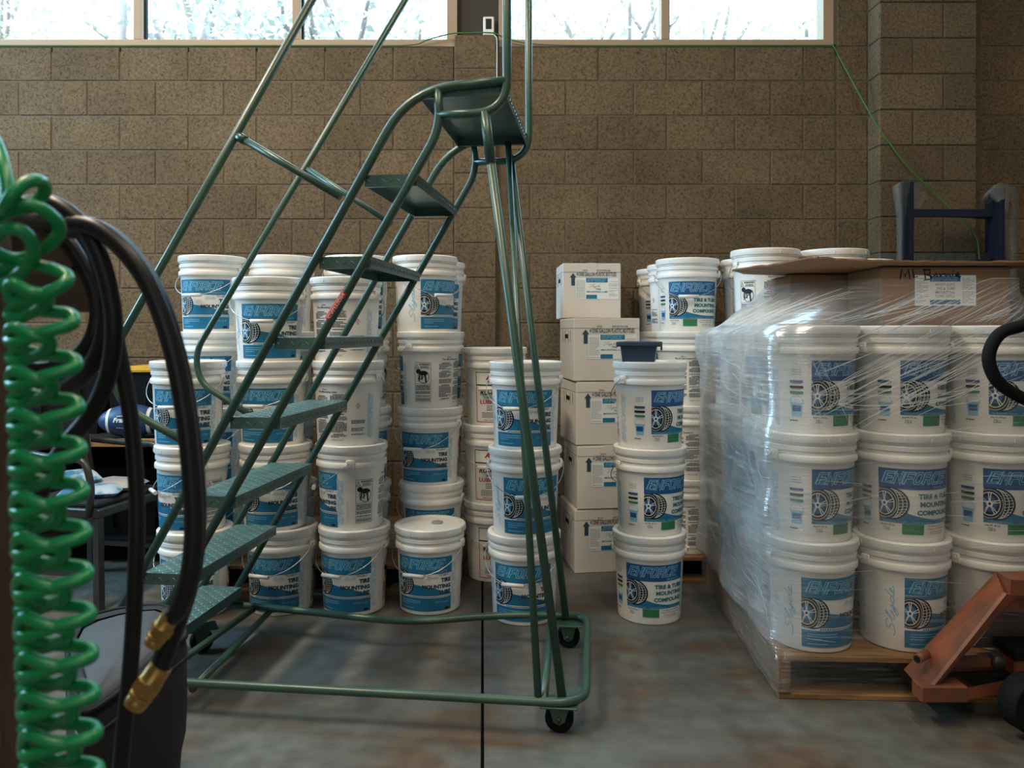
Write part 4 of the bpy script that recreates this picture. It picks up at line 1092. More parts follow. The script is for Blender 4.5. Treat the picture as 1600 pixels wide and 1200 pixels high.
# treads: pressed trays with raised lugs
def tray(name, x0, x1, z, hgt, lx, ly):
    """x0..x1 along the ladder, across the full width"""
    b = MB(); w0, w1 = .012, WF-.012
    def q(x, s, zz): return onplane(x, zz, s)
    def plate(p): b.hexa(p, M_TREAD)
    t = .003
    plate([q(x0,w0,z-t), q(x1,w0,z-t), q(x1,w1,z-t), q(x0,w1,z-t), q(x0,w0,z), q(x1,w0,z), q(x1,w1,z), q(x0,w1,z)])
    for a0, a1, s0, s1 in ((x0, x1, w0, w0+t), (x0, x1, w1-t, w1), (x0, x0+t, w0+t, w1-t), (x1-t, x1, w0+t, w1-t)):
        plate([q(a0,s0,z-hgt), q(a1,s0,z-hgt), q(a1,s1,z-hgt), q(a0,s1,z-hgt), q(a0,s0,z-t), q(a1,s0,z-t), q(a1,s1,z-t), q(a0,s1,z-t)])
    # returned lips below the flanges
    plate([q(x0+t,w0+t,z-hgt), q(x1-t,w0+t,z-hgt), q(x1-t,w0+.018,z-hgt), q(x0+t,w0+.018,z-hgt), q(x0+t,w0+t,z-hgt+t), q(x1-t,w0+t,z-hgt+t), q(x1-t,w0+.018,z-hgt+t), q(x0+t,w0+.018,z-hgt+t)])
    plate([q(x0+t,w1-.018,z-hgt), q(x1-t,w1-.018,z-hgt), q(x1-t,w1-t,z-hgt), q(x0+t,w1-t,z-hgt), q(x0+t,w1-.018,z-hgt+t), q(x1-t,w1-.018,z-hgt+t), q(x1-t,w1-t,z-hgt+t), q(x0+t,w1-t,z-hgt+t)])
    o = b.build(name, lad)
    g = MB(); nx = max(3, int((x1-x0)/.021)); ny = int((w1-w0)/.021)
    def lug(c, a, c2, up):
        a = a*.011; c2 = c2*.0032
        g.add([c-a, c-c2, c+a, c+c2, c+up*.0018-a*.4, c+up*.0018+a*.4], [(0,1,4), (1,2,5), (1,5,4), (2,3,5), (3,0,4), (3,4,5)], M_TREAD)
    Z = Vector((0,0,1))
    for i in range(nx):
        for j in range(ny):
            x = x0+(i+.5)*(x1-x0)/nx; s = w0+(j+.5)*(w1-w0)/ny; f = 1 if (i+j) % 2 else -1
            d = (E1+NRM*f).normalized(); lug(q(x, s, z), d, d.cross(Z), Z)
    for fs_, sgn in ((w0, -1), (w1, 1)):
        for i in range(nx):
            f = 1 if i % 2 else -1; d = (E1+Z*f).normalized(); lug(q(x0+(i+.5)*(x1-x0)/nx, fs_, z-hgt*.5), d, d.cross(NRM), NRM*sgn)
    for i in range(ny):
        for xx, sgn in ((x0, -1), (x1, 1)):
            f = 1 if i % 2 else -1; d = (NRM+Z*f).normalized(); lug(q(xx, w0+(i+.5)*(w1-w0)/ny, z-hgt*.5), d, d.cross(E1), E1*sgn)
    k = g.build('tread_lugs', o); k['kind'] = 'stuff'
    return o
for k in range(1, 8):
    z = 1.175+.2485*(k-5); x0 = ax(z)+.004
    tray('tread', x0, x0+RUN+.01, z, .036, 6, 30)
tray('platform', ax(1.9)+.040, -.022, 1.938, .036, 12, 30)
# red warning sticker wrapped on the trailing stringer
sA = LN(541, 457); sB = LN(514, 500); ax_ = (sB-sA).normalized(); b = MB(); L_ = (sB-sA).length
n1 = NRM*-1; side = ax_.cross(n1).normalized(); n1 = side.cross(ax_).normalized()
zc_ = LN(655, 262); zb2 = LN(450, 631)
sx0 = ax(sA.z)+RUN; shift = Vector((sx0-sA.x, -.12*(sx0-sA.x), 0))*0
vv = []; ff = []
for i in range(9):
    a = -1.2+2.4*i/8
    for e in (0, 1): vv.append(sA+ax_*L_*e+(n1*cos(a)+side*sin(a))*(TR+.0007)+shift)
for i in range(8): ff.append((2*i, 2*i+2, 2*i+3, 2*i+1))
b.add(vv, ff, mat('sticker_red', (.45, .035, .02), .45)); st = b.build('warning_sticker', lad)
pt = Print(); pt.text('CAUTION', .006, -.005, L_-.012, .010, mat('sticker_text', (.62, .50, .40), .5), bold=.03); vv = []
for u, v_, l in pt.v:
    a = v_/(TR+.001); vv.append(tuple(sA+ax_*L_+(-ax_)*u+(n1*cos(a)-side*sin(a)*-1*-1)*(TR+.0014)+shift))
pt.v = vv; pt.build('sticker_text', st)
# casters
def caster(x, y, zt2, r, ang):
    t = MB(); t.box((0, 0, zt2-.006), (.11, .085, .006), M_GREEN, ch=.0015)
    for sy in (-1, 1):
        t.add([(-.030, sy*.022, zt2-.009), (.030, sy*.022, zt2-.009), (.017, sy*.022, r-.006), (0, sy*.022, r-.016), (-.017, sy*.022, r-.006),
               (-.030, sy*.026, zt2-.009), (.030, sy*.026, zt2-.009), (.017, sy*.026, r-.006), (0, sy*.026, r-.016), (-.017, sy*.026, r-.006)],
              [(0,1,2,3,4), (9,8,7,6,5), (0,5,6,1), (1,6,7,2), (2,7,8,3), (3,8,9,4), (4,9,5,0)], M_GREEN)
    t.lathe([(.0, -.032), (.007, -.032), (.007, .032), (0, .032)], M_STEEL, 10, Matrix.Translation((0, 0, r)) @ Matrix.Rotation(pi/2, 4, 'X'))
    o = t.build('caster', lad, (x, y, 0)); o.rotation_euler = (0, 0, ang)
    w = MB(); w.lathe([(.010, -.014), (r-.018, -.014), (r-.014, -.017), (r-.004, -.017), (r, -.012), (r, .012), (r-.004, .017), (r-.014, .017), (r-.018, .014), (.010, .014)], M_BLACK, 28, Matrix.Translation((0, 0, r)) @ Matrix.Rotation(pi/2, 4, 'X'))
    w.build('wheel', o)
caster(.142, 2.355, .090, .043, -.12); caster(.214, 2.985, .096, .043, -.12)
caster(-1.16, 2.94, .096, .041, .5); caster(-1.25, 2.54, .090, .041, .3)
b = MB(); b.add([(.205, 2.33, .096), (.218, 2.43, .096), (.07, 2.345, .096), (.205, 2.33, .100), (.218, 2.43, .100), (.07, 2.345, .100)], [(0,2,1), (3,4,5), (0,1,4,3), (1,2,5,4), (2,0,3,5)], M_GREEN); b.build('corner_plate', lad)

# ------------------------------------------------------------------ thermostat-like device, green cord
t = thing('wall_device', 'small white device with a dark screen on the block ledge between the windows', 'thermometer', ((763.5-800)/262.7, DW+.012, PT), 0)
b = MB(); b.box((0, 0, .062), (.066, .026, .112), M_LID, ch=.005); b.box((0, .006, .004), (.05, .03, .008), M_LID); b.build('housing', t)
b = MB(); b.box((0, -.0137, .073), (.035, .001, .062), P_BLACK); b.build('screen', t)
b = MB(); b.tube(catmull([(.018, -.01, .006), (.028, -.03, .004), (.04, -.046, -.012), (.050, -.048, -.04), (.050, -.045, -.20), (.050, -.045, -.5)], 5), .003, M_LID, 8); b.build('lead', t)
sz = SILL+.006
pts = [(-3.6, DW-.004, sz), (-2.4, DW-.004, sz-.001), (-1.1, DW-.004, sz), (-.62, DW-.008, sz), (-.50, DW-.02, sz+.028), (pil0-.02, DW-.030, PT+.004), (pil0+.08, DW-.036, PT+.006), (pil1-.02, DW-.036, PT+.006), (pil1+.05, DW-.022, PT-.018), (.10, DW-.01, sz+.010), (.4, DW-.004, sz), (1.2, DW-.004, sz), (1.86, DW-.004, sz), (1.905, DW-.012, SILL+.0)]
e1 = P3(1420, 262, 4.50); e2 = P3(1500, 340, 4.48); e3 = P3(1522, 362, 4.47)
pts += [Vector((1.95, DW-.02, SILL-.09)), P3(1365, 187, 4.55), P3(1392, 226, 4.515), e1, P3(1465, 306, 4.50), e2, e3, P3(1530, 395, 4.47), P3(1530, 470, 4.47)]
b = MB(); b.tube(catmull(pts, 5), .0042, M_CORD, 8); tag(b.build('extension_cord'), 'thin green cord draped along the window sill and down to the blue rack', 'cord')

# ------------------------------------------------------------------ blue rack frame with bubble wrap
DR = 4.30
rk = thing('rack_upright', 'dark blue steel rack end frame leaning by the pier with plastic film on its posts', 'rack frame', (0, 0, 0))
def xr(u): return X(u, DR)
hl = P3(0, 284, DR).z; hr_ = P3(0, 294, DR).z
for u, hh in ((1420, hl), (1562, hr_)):
    b = MB(); x = xr(u)
    b.box((x, DR, hh/2), (.055, .003, hh), M_NAVYSTEEL); b.box((x-.026, DR+.03, hh/2), (.003, .06, hh-.002), M_NAVYSTEEL); b.box((x+.026, DR+.03, hh/2), (.003, .06, hh-.002), M_NAVYSTEEL)
    b.box((x, DR-.004, hh/2), (.018, .006, hh-.004), M_NAVYSTEEL)
    b.build('post', rk)
    b = MB(); b.box((x, DR+.02, .004), (.10, .10, .006), M_NAVYSTEEL); b.build('foot_plate', rk)
b = MB(); b.box((X(1549, DR+.13), DR+.13, hr_/2-.02), (.045, .045, hr_-.04), M_NAVYSTEEL); b.build('post', rk)
for v in (332, 620, 860):
    z = P3(0, v, DR).z; b = MB(); b.bar((xr(1424), DR+.03, z), (xr(1558), DR+.03, z), .038, .040, M_NAVYSTEEL); b.build('horizontal_brace', rk)
b = MB(); b.bar(P3(1556, 392, DR+.03), P3(1424, 500, DR+.03), .03, .036, M_NAVYSTEEL); b.build('diagonal_brace', rk)
b = MB(); b.bar(P3(1424, 520, DR+.03), P3(1558, 612, DR+.03), .03, .036, M_NAVYSTEEL); b.build('diagonal_brace', rk)
b = MB(); b.bar(P3(1424, 332, DR+.05), P3(1549, 338, DR+.13), .03, .03, M_NAVYSTEEL); b.build('horizontal_brace', rk)
M_BUB = bpy.data.materials.new('bubble_wrap'); M_BUB.use_nodes = True; n = M_BUB.node_tree.nodes; L = M_BUB.node_tree.links
q = n['Principled BSDF']; q.inputs['Base Color'].default_value = (.22, .24, .23, 1); q.inputs['Roughness'].default_value = .25; q.inputs['Alpha'].default_value = .5
vo = n.new('ShaderNodeTexVoronoi'); vo.inputs['Scale'].default_value = 110; bn = n.new('ShaderNodeBump'); bn.inputs['Strength'].default_value = 1; bn.inputs['Distance'].default_value = .006
tc = n.new('ShaderNodeTexCoord'); L.new(tc.outputs['Object'], vo.inputs[0]); L.new(vo.outputs[0], bn.inputs['Height']); L.new(bn.outputs[0], q.inputs['Normal'])
def drape(cols, rows_, D, name, lab, yo=0):
    """cols: list of rows, each row list of (u,v,extra depth)"""
    b = MB(); vs_ = []; nr = len(cols); nc = len(cols[0])
    for r_ in cols:
        for (u, v, dd) in r_: vs_.append(P3(u, v, D+dd+random.uniform(-.006, .006)))
    fs_ = [(i*nc+j, i*nc+j+1, (i+1)*nc+j+1, (i+1)*nc+j) for i in range(nr-1) for j in range(nc-1)]
    b.add(vs_, fs_, M_BUB, True); return tag(b.build(name), lab, 'bubble wrap')
drape([[(1394, 292, .02), (1400, 288, -.04), (1408, 284, -.06), (1414, 276, -.05), (1428, 274, 0), (1444, 288, .05)],
       [(1396, 310, .03), (1401, 305, -.04), (1407, 306, -.06), (1412, 300, -.05), (1440, 300, .09), (1448, 310, .06)],
       [(1400, 335, .03), (1404, 335, -.04), (1409, 335, -.06), (1413, 335, -.02), (1430, 322, .09), (1440, 318, .07)],
       [(1401, 380, .03), (1404, 380, -.04), (1409, 380, -.06), (1412, 380, -.02), (1414, 380, .09), (1416, 380, .10)],
       [(1399, 470, .03), (1403, 470, -.04), (1408, 470, -.06), (1411, 470, -.02), (1413, 470, .09), (1415, 470, .10)]], 5, DR, 'bubble_wrap', 'clear bubble wrap bunched over the left post of the blue rack')
drape([[(1540, 302, -.03), (1552, 290, -.05), (1562, 285, .0), (1574, 287, -.03), (1586, 291, .03)],
       [(1530, 315, -.03), (1548, 300, -.06), (1566, 292, -.05), (1580, 300, -.02), (1592, 305, .05)],
       [(1524, 328, -.01), (1545, 308, -.03), (1574, 330, .05), (1582, 330, -.01), (1592, 330, .05)],
       [(1522, 329, 0), (1550, 312, .0), (1574, 380, .05), (1582, 380, -.01), (1590, 380, .05)],
       [(1522, 329, 0), (1552, 314, .02), (1574, 470, .05), (1583, 470, -.01), (1591, 470, .05)]], 5, DR, 'bubble_wrap', 'clear bubble wrap draped over the right post of the blue rack')

# ------------------------------------------------------------------ pallet jack
jk = thing('pallet_jack', 'worn orange-red pallet jack under the wrapped pallet at the right edge', 'pallet jack', (0, 0, 0))
DJ = 2.36
def J(u, v, d=0): return P3(u, v, DJ+d)
# foot bar: front face (1440..1513, 1080..1098)
b = MB()
def slabp(pts, depth, m=M_ORANGE, bb=None):
    """prism from a front outline (u,v,d) pushed back by depth"""
    bb = bb or b; n_ = len(pts); a = [J(*p) for p in pts]; c_ = [q_+Vector((0, depth, 0)) for q_ in a]
    bb.add(a+c_, [tuple(range(n_))[::-1], tuple(range(n_, 2*n_))]+[(i, (i+1) % n_, n_+(i+1) % n_, n_+i) for i in range(n_)], m)
b.box((J(1440,1086).x*.5+J(1513,1086).x*.5, DJ+.03, J(0,1086).z), (J(1513,0).x-J(1440,0).x, .06, J(0,1073).z-J(0,1098).z), M_ORANGE, ch=.003); b.build('foot_bar', jk)
b = MB()        # flat strut rising from the foot to the head plate (a thick channel)
A = [J(1410, 1048, .16), J(1452, 1077, .0), J(1578, 932, .0), J(1560, 893, .12)]
B = [J(1578, 932, 0), J(1560, 893, .12)]
def channel(p, th, m):
    nn = (p[1]-p[0]).cross(p[3]-p[0]).normalized()*th
    b.hexa([q_ for q_ in p]+[q_+nn for q_ in p], m)
channel([J(1412, 1046, .16), J(1444, 1082, .02), J(1568, 925, .02), J(1556, 894, .16)], -.014, M_ORANGE)
channel([J(1444, 1082, .02), J(1456, 1074, .03), J(1582, 928, .03), J(1568, 925, .02)], .010, M_ORANGE)
b.build('strut', jk)
b = MB()
b.hexa([J(1556, 910, .16), J(1578, 930, .02), J(1680, 934, .02), J(1680, 912, .16), J(1556, 893, .16), J(1580, 906, .02), J(1680, 908, .02), J(1680, 892, .16)], M_ORANGE)
b.hexa([J(1557, 956, .06), J(1557, 956, .05), J(1690, 956, .05), J(1690, 956, .06), J(1582, 925, .06), J(1582, 925, .05), J(1690, 925, .05), J(1690, 925, .06)], M_ORANGE)
b.build('head_plate', jk)
b = MB(); c_ = J(1433, 1030, .06); b.tube([c_, c_+Vector((.045, .03, .004))], .0145, M_ORANGE, 16); b.build('pivot_tube', jk)
b = MB(); c_ = J(1432.6, 1030, .0595); b.tube([c_, c_+Vector((.003, .002, .0))], .010, M_DARK, 14); b.build('pivot_hole', jk)
b = MB(); b.bar(J(1488, 1034, .1), J(1562, 1032, .1), .03, .026, M_ORANGE); b.bar(J(1480, 1044, .14), J(1562, 1040, .14), .03, .012, M_ORANGE); b.build('push_rod', jk)
b = MB(); b.lathe([(0, -.02), (.018, -.02), (.022, -.014), (.022, .014), (.018, .02), (0, .02)], M_STEEL, 16, Matrix.Translation(J(1557, 1033, .09)) @ Matrix.Rotation(pi/2, 4, 'X')); b.build('rod_end', jk)
b = MB(); b.box(J(1610, 1036, .12), (.16, .10, .05), M_ORANGE, ch=.006); b.box(J(1600, 1012, .12), (.13, .12, .03), M_DARK, ch=.004); b.build('pump_block', jk)
b = MB(); b.hexa([J(1520, 1012, .20), J(1690, 1012, .20), J(1690, 1012, .215), J(1520, 1012, .215), J(1572, 946, .20), J(1690, 946, .20), J(1690, 946, .215), J(1572, 946, .215)], mat('dark_rust_paint', (.07, .035, .025), .7)); b.build('body_panel', jk)
b = MB(); b.hexa([J(1500, 1095, .06), J(1500, 1095, .03), J(1640, 1072, .03), J(1640, 1072, .06), J(1508, 1075, .06), J(1508, 1075, .03), J(1640, 1050, .03), J(1640, 1050, .06)], M_ORANGE); b.build('tie_bar', jk)
wr = (1.19-(1150-520)*2.27/F)
b = MB(); rW = .082; 
b.lathe([(.016, -.03), (rW-.025, -.03), (rW-.02, -.034), (rW-.006, -.034), (rW, -.026), (rW, .026), (rW-.006, .034), (rW-.02, .034), (rW-.025, .03), (.016, .03)], M_BLACK, 32, Matrix.Translation(P3(1607, 1098, 2.30)) @ Matrix.Rotation(radians(12), 4, 'Z') @ Matrix.Rotation(pi/2, 4, 'X'))
w_ = b.build('steer_wheel', jk); 
b = MB(); b.lathe([(0, -.040), (.014, -.040), (.016, -.028), (.016, .03)], M_STEEL, 12, Matrix.Translation(P3(1607, 1098, 2.30)) @ Matrix.Rotation(radians(12), 4, 'Z') @ Matrix.Rotation(pi/2, 4, 'X')); b.build('hub', w_)
b = MB()      # the two forks under the pallet
for x in (1.40, 1.74):
    b2 = MB(); b2.box((x, 3.03, .060), (.15, 1.16, .045), M_ORANGE, ch=.005, rz=-.05); b2.build('fork', jk)
# tiller loop
lp = [P3(1660, 488, 2.2), P3(1600, 508, 2.2), P3(1562, 522, 2.2), P3(1545, 556, 2.2), P3(1556, 592, 2.2), P3(1590, 618, 2.2), P3(1660, 650, 2.2)]
b = MB(); b.tube(catmull(lp, 8), .0175, M_BLACK, 14); b.build('tiller_grip', jk)
b = MB(); b.tube([P3(1660, 488, 2.2), P3(1672, 570, 2.2), P3(1660, 650, 2.2)], .0165, M_BLACK, 12); b.tube([P3(1672, 570, 2.2), P3(1640, 1010, 2.42)], .018, M_BLACK, 14); b.build('tiller_shaft', jk)

# ------------------------------------------------------------------ work bench corner at left
bz = .655
bn_ = thing('work_bench', 'dark-topped work bench with a raw wood front edge along the wall at left', 'bench', (0, 0, 0))
b = MB(); b.box((-2.45, 4.30, bz-.014), (1.66, .70, .026), M_BENCHTOP, ch=.002); b.build('bench_top', bn_)
b = MB(); b.box((-2.45, 3.945, bz-.016), (1.66, .018, .040), M_RAWWOOD, ch=.002); b.build('front_edge', bn_)
for x in (-3.22, -1.68):
    for y in (4.0, 4.6):
        b = MB(); b.box((x, y, (bz-.03)/2), (.06, .06, bz-.03), M_DARK); b.build('leg', bn_)
b = MB(); b.box((-2.45, 4.64, .33), (1.60, .012, .60), M_DARK); b.build('back_panel', bn_)
b = MB(); b.box((-2.45, 4.32, .12), (1.46, .56, .02), M_DARK); b.build('lower_shelf', bn_)
def tote(x, y, z, w, d, h, lid, lab, grp=None):
    t = thing('storage_tote', lab, 'tote', (x, y, z), 0, grp); b = MB()
    b.hexa([(-w*.46,-d*.46,0),(w*.46,-d*.46,0),(w*.46,d*.46,0),(-w*.46,d*.46,0),(-w/2,-d/2,h-.02),(w/2,-d/2,h-.02),(w/2,d/2,h-.02),(-w/2,d/2,h-.02)], M_DARK)
    for i in range(4): b.box((-w*.3+i*w*.2, -d*.49, h*.45), (.012, .012, h*.7), M_DARK)
    b.build('tote_body', t); b = MB(); b.box((0, 0, h-.010), (w+.02, d+.02, .02), lid, ch=.004); b.box((0, 0, h+.003), (w-.06, d-.06, .010), lid, ch=.003); b.build('lid', t); return t
tote(-2.44, 4.36, bz, .52, .40, .345, M_YELLOW, 'black storage tote with yellow lid on the bench, left of two')
tote(-1.89, 4.36, bz, .50, .40, .345, M_YELLOW, 'black storage tote with yellow lid on the bench, nearer the pails')
tote(-2.82, 4.32, .131, .6, .42, .36, M_DARK, 'all-black crate on the shelf below the bench, left of two'); tote(-2.15, 4.32, .131, .6, .42, .36, M_DARK, 'all-black crate on the shelf below the bench, behind the chair')
b = MB(); M_ = Matrix.Translation((-1.755, 4.32, bz+.352))
b.lathe([(0, 0), (.09, .0), (.115, .04), (.11, .10), (.085, .16), (.05, .19), (0, .20)], M_FABRIC, 18, M_ @ Matrix.Diagonal((1, .8, 1, 1))); tag(b.build('black_bag'), 'soft black bag slumped on the yellow-lidded tote behind the pails', 'bag')
# football
fb = thing('football', 'navy toy football with white stripes lying on the bench', 'ball', (X(205, 4.02), 4.02, bz+.086), 0); fb.rotation_euler = (0, 0, radians(8))
prof = []; n_ = 22
def fr(t): return .086*(max(0, 1-abs(t)**1.75))**.62
b = MB(); RX = Matrix.Rotation(pi/2, 4, 'Y')
b.lathe([(max(.0005, fr(-1+2*i/n_)), (-1+2*i/n_)*.165) for i in range(n_+1)], M_BLUEFAB, 28, RX); b.build('ball_body', fb)
for s_ in (-1, 1):
    b = MB(); b.lathe([(fr(s_*(.54+.09*i/4))+.0012, s_*(.54+.09*i/4)*.165) for i in range(5)], P_WHITE, 28, RX); b.build('stripe', fb)
pt = Print(); pt.text('Franklin', -.062, .0, .115, .026, P_WHITE, bold=.04, shear=.2); pt.paragraph(-.045, .030, .08, .006, 1, P_WHITE, 1, 3)
for i in range(7): pt.rect(-.045+i*.013, -.030, -.037+i*.013, -.026, P_WHITE, 1, n=1)
pt.v = [(u, -(fr(u/.165)+.0016)*cos(v_/.086), (fr(u/.165)+.0016)*sin(v_/.086)) for u, v_, l in pt.v]; pt.build('ball_print', fb)
b = MB(); b.tube(catmull([P3(112, 652, 3.98), P3(122, 648, 3.97), P3(134, 645, 3.98), P3(140, 655, 4.0), P3(128, 660, 3.97), P3(115, 657, 3.96)], 5), .004, M_YELLOW, 6)
b.tube(catmull([P3(118, 660, 3.98), P3(130, 652, 3.97), P3(146, 654, 3.98)], 5), .011, mat('red_strap', (.30, .03, .02), .5), 8)
tag(b.build('cord_bundle'), 'red and yellow cord bundle beside the football on the bench', 'cord')

# chair with bags
ch = thing('metal_armchair', 'grey metal office armchair in front of the bench, bags on its seat', 'chair', (-1.93, 3.645, 0), radians(78))
sw = .46; sd = .42; zs_ = .43
b = MB(); b.box((0, 0, zs_-.02), (sw, sd, .04), M_STEEL, ch=.006); b.build('seat_frame', ch)
b = MB(); b.box((0, 0, zs_+.010), (sw-.05, sd-.04, .03), M_FABRIC, ch=.010); b.build('seat_pad', ch)
for sx in (-1, 1):
    for sy in (-1, 1):
        b = MB(); b.bar((sx*(sw/2-.02), sy*(sd/2-.02), zs_-.04), (sx*(sw/2+.015), sy*(sd/2+.015), 0), .035, .028, M_STEEL, up=(0, 1, 0)); b.build('leg', ch)
    b = MB(); b.bar((sx*(sw/2+.004), -(sd/2-.01), .15), (sx*(sw/2+.004), sd/2-.01, .15), .016, .022, M_STEEL); b.build('side_stretcher', ch)
    b = MB(); pth = fillet([(sx*(sw/2+.0), -sd*.38, zs_-.03), (sx*(sw/2+.015), -sd*.45, zs_+.10), (sx*(sw/2+.012), -sd*.36, zs_+.215), (sx*(sw/2+.005), sd*.1, zs_+.22), (sx*(sw/2-.02), sd*.46, zs_+.235)], .05, 5)
    b.tube(pth, .015, M_STEEL, 10); b.build('arm', ch)
    b = MB(); b.bar((sx*(sw/2-.02), sd/2-.02, zs_), (sx*(sw/2-.03), sd/2+.03, zs_+.34), .03, .022, M_STEEL, up=(0, 1, 0)); b.build('back_post', ch)
b = MB(); b.box((0, sd/2+.03, zs_+.28), (sw-.06, .022, .13), M_STEEL, ch=.006); b.build('backrest', ch)
def pillow(name, lab, c, d, m, rz, m2=None, tilt=0):
    b = MB(); n1_, n2_ = 12, 9; vs_ = []; fs_ = []
    for sg in (1, -1):
        for i in range(n1_+1):
            for j in range(n2_+1):
                x = -1+2*i/n1_; y = -1+2*j/n2_; h_ = (max(0, 1-x**4)*max(0, 1-y**4))**.5; w_ = MN.noise(Vector((x*2+c[0]*9, y*2, sg)))*.25
                vs_.append((x*d[0]/2*(1-.06*y*y), y*d[1]/2*(1-.06*x*x), sg*d[2]/2*h_*(1+w_)))
    k_ = (n1_+1)*(n2_+1)
    for i in range(n1_):
        for j in range(n2_):
            a = i*(n2_+1)+j; q_ = (a, a+n2_+1, a+n2_+2, a+1); fs_.append(q_); fs_.append(tuple(k_+z_ for z_ in q_[::-1]))
    b.add(vs_, fs_, m, True); o = b.build(name); o.location = c; o.rotation_euler = (tilt, 0, rz); return tag(o, lab, 'bag')
M_BAGW = mat('bag_print', (.42, .52, .60), .45, col2=(.05, .22, .42), vscale=16, sharp=True); M_BAGT = mat('bag_tan', (.40, .36, .32), .5, col2=(.28, .36, .45), vscale=12, sharp=True)
pillow('plastic_bag', 'blue and white printed bag lying at the front of the chair seat', (-1.90, 3.555, zs_+.045), (.26, .19, .05), M_BAGW, .3)
pillow('plastic_bag', 'pale tan bag lying behind the blue one on the chair seat', (-1.86, 3.705, zs_+.050), (.24, .18, .05), M_BAGT, -.2)
pillow('plastic_bag', 'bright blue bag propped on top at the left of the chair seat', (-2.00, 3.625, zs_+.095), (.18, .14, .05), M_BAGW, .9, tilt=.15)

# ------------------------------------------------------------------ foreground: case, hoses, coil, batten
cs = thing('soft_case', 'black soft-sided case with a grey fabric top panel in the lower left corner', 'case', (0, 0, 0))
TC_ = [P3(118, 972, 2.02), P3(250, 944, 2.06), P3(287, 985, 1.92), P3(262, 1010, 1.72), P3(150, 1100, 1.50), P3(122, 1075, 1.55)]
def ringz(pts, dz=None, z=None, sc=1.0, c=None):
    c = c or sum(pts, Vector())/len(pts); return [Vector((c.x+(p_.x-c.x)*sc, c.y+(p_.y-c.y)*sc, (z if z is not None else p_.z+dz))) for p_ in pts]
top = catmull(TC_, 4, closed=True)
lay = [ringz(top, dz=.0, sc=.86), ringz(top, dz=.004, sc=.92), ringz(top, dz=-.004, sc=1.0), ringz(top, dz=-.03, sc=1.05), ringz(top, dz=-.16, sc=1.07), ringz(top, z=.24, sc=1.04), ringz(top, z=.20, sc=.96), ringz(top, z=.03, sc=.86), ringz(top, z=.0, sc=.84)]
b = MB(); n_ = len(top); vs_ = [p_ for r_ in lay for p_ in r_]; fs_ = []
for i in range(len(lay)-1):
    for k in range(n_): l = (k+1) % n_; fs_.append((i*n_+k, (i+1)*n_+k, (i+1)*n_+l, i*n_+l))
fs_.append(tuple(range((len(lay)-1)*n_, len(lay)*n_))); b.add(vs_, fs_, M_FABRIC, True); b.build('case_body', cs)
b = MB(); g_ = ringz(top, dz=-.006, sc=.84); g2 = ringz(top, dz=.002, sc=.80); c_ = sum(g2, Vector())/n_; vs_ = g_+g2+[c_+Vector((0,0,-.004))]
fs_ = [(k, n_+k, n_+(k+1) % n_, (k+1) % n_) for k in range(n_)]+[(n_+k, 2*n_, n_+(k+1) % n_) for k in range(n_)]; b.add(vs_, [f_[::-1] for f_ in fs_], M_GREYTOP, True); b.build('top_panel', cs)
b = MB(); b.tube(ringz(top, dz=-.006, sc=1.035), .006, M_DARK, 8, closed=True); b.build('piping', cs)
b = MB(); b.tube(ringz(top, dz=-.05, sc=1.065), .003, M_STEEL, 6, closed=True); b.build('zip', cs)

# leaning batten
bt = MB(); bt.hexa([P3(14, 1400, .80), P3(56, 1400, .80), P3(56, 1400, .83), P3(14, 1400, .83), P3(-30, 420, .80), P3(4, 420, .80), P3(4, 420, .83), P3(-30, 420, .83)], M_BATTEN)
q_ = bt
bt = MB(); a_ = P3(-17, 300, .80); c_ = P3(27, 1100, .80); d_ = (c_-a_); k_ = (c_.z)/(a_.z-c_.z); e_ = c_+d_*k_
bt.bar(a_-d_*.1, e_, .026, .022, M_BATTEN, up=(0, 1, 0)); tag(bt.build('wooden_batten'), 'thin brown wooden post at the far left edge behind the green coil', 'post')

# hose rack: steel plate on a post, hoses hung on it
hk = thing('hose_bracket', 'dull brownish steel hose bracket plate behind the coiled hoses', 'bracket', (0, 0, 0))
b = MB(); DH = 1.12
b.hexa([P3(-70, 488, DH), P3(148, 488, DH), P3(148, 488, DH+.004), P3(-70, 488, DH+.004), P3(-70, 325, DH), P3(112, 330, DH), P3(112, 330, DH+.004), P3(-70, 325, DH+.004)], mat('plate_brown_reflection', (.20, .135, .10), .35, .75, col2=(.07, .065, .06), vscale=9)); b.build('plate', hk)  # grey steel with a brown reflection put into its colour
b = MB(); b.tube([P3(118, 418, DH-.002), P3(118, 418, DH+.006)], .005, M_DARK, 10); b.build('bolt', hk)
b = MB(); b.box((X(-100, DH+.03), DH+.03, .85), (.05, .05, 1.70), M_STEEL); b.build('post', hk)
b = MB(); b.box((X(-100, DH+.03), DH+.03, .01), (.30, .30, .02), M_STEEL); b.build('foot', hk)
b = MB(); b.tube([P3(-95, 345, DH+.01), P3(90, 345, DH-.10)], .012, M_STEEL, 12); b.build('arm', hk)
hs = thing('air_hoses', 'looped black rubber hoses with brass ends hanging at the left foreground', 'hose', (0, 0, 0))
def hose(pts, r=.0115, nm='hose_loop', n=10):
    b = MB(); b.tube(catmull([P3(*p_) for p_ in pts], n), r, M_HOSE, 14); return b.build(nm, hs)
hose([(20, 330, 1.05), (60, 322, 1.04), (105, 338, 1.03), (138, 375, 1.02), (158, 420, 1.02), (166, 475, 1.02), (161, 530, 1.02), (140, 575, 1.03), (105, 605, 1.05), (50, 625, 1.07), (0, 630, 1.08), (-60, 560, 1.09), (-60, 420, 1.07), (15, 338, 1.065)], .0115)
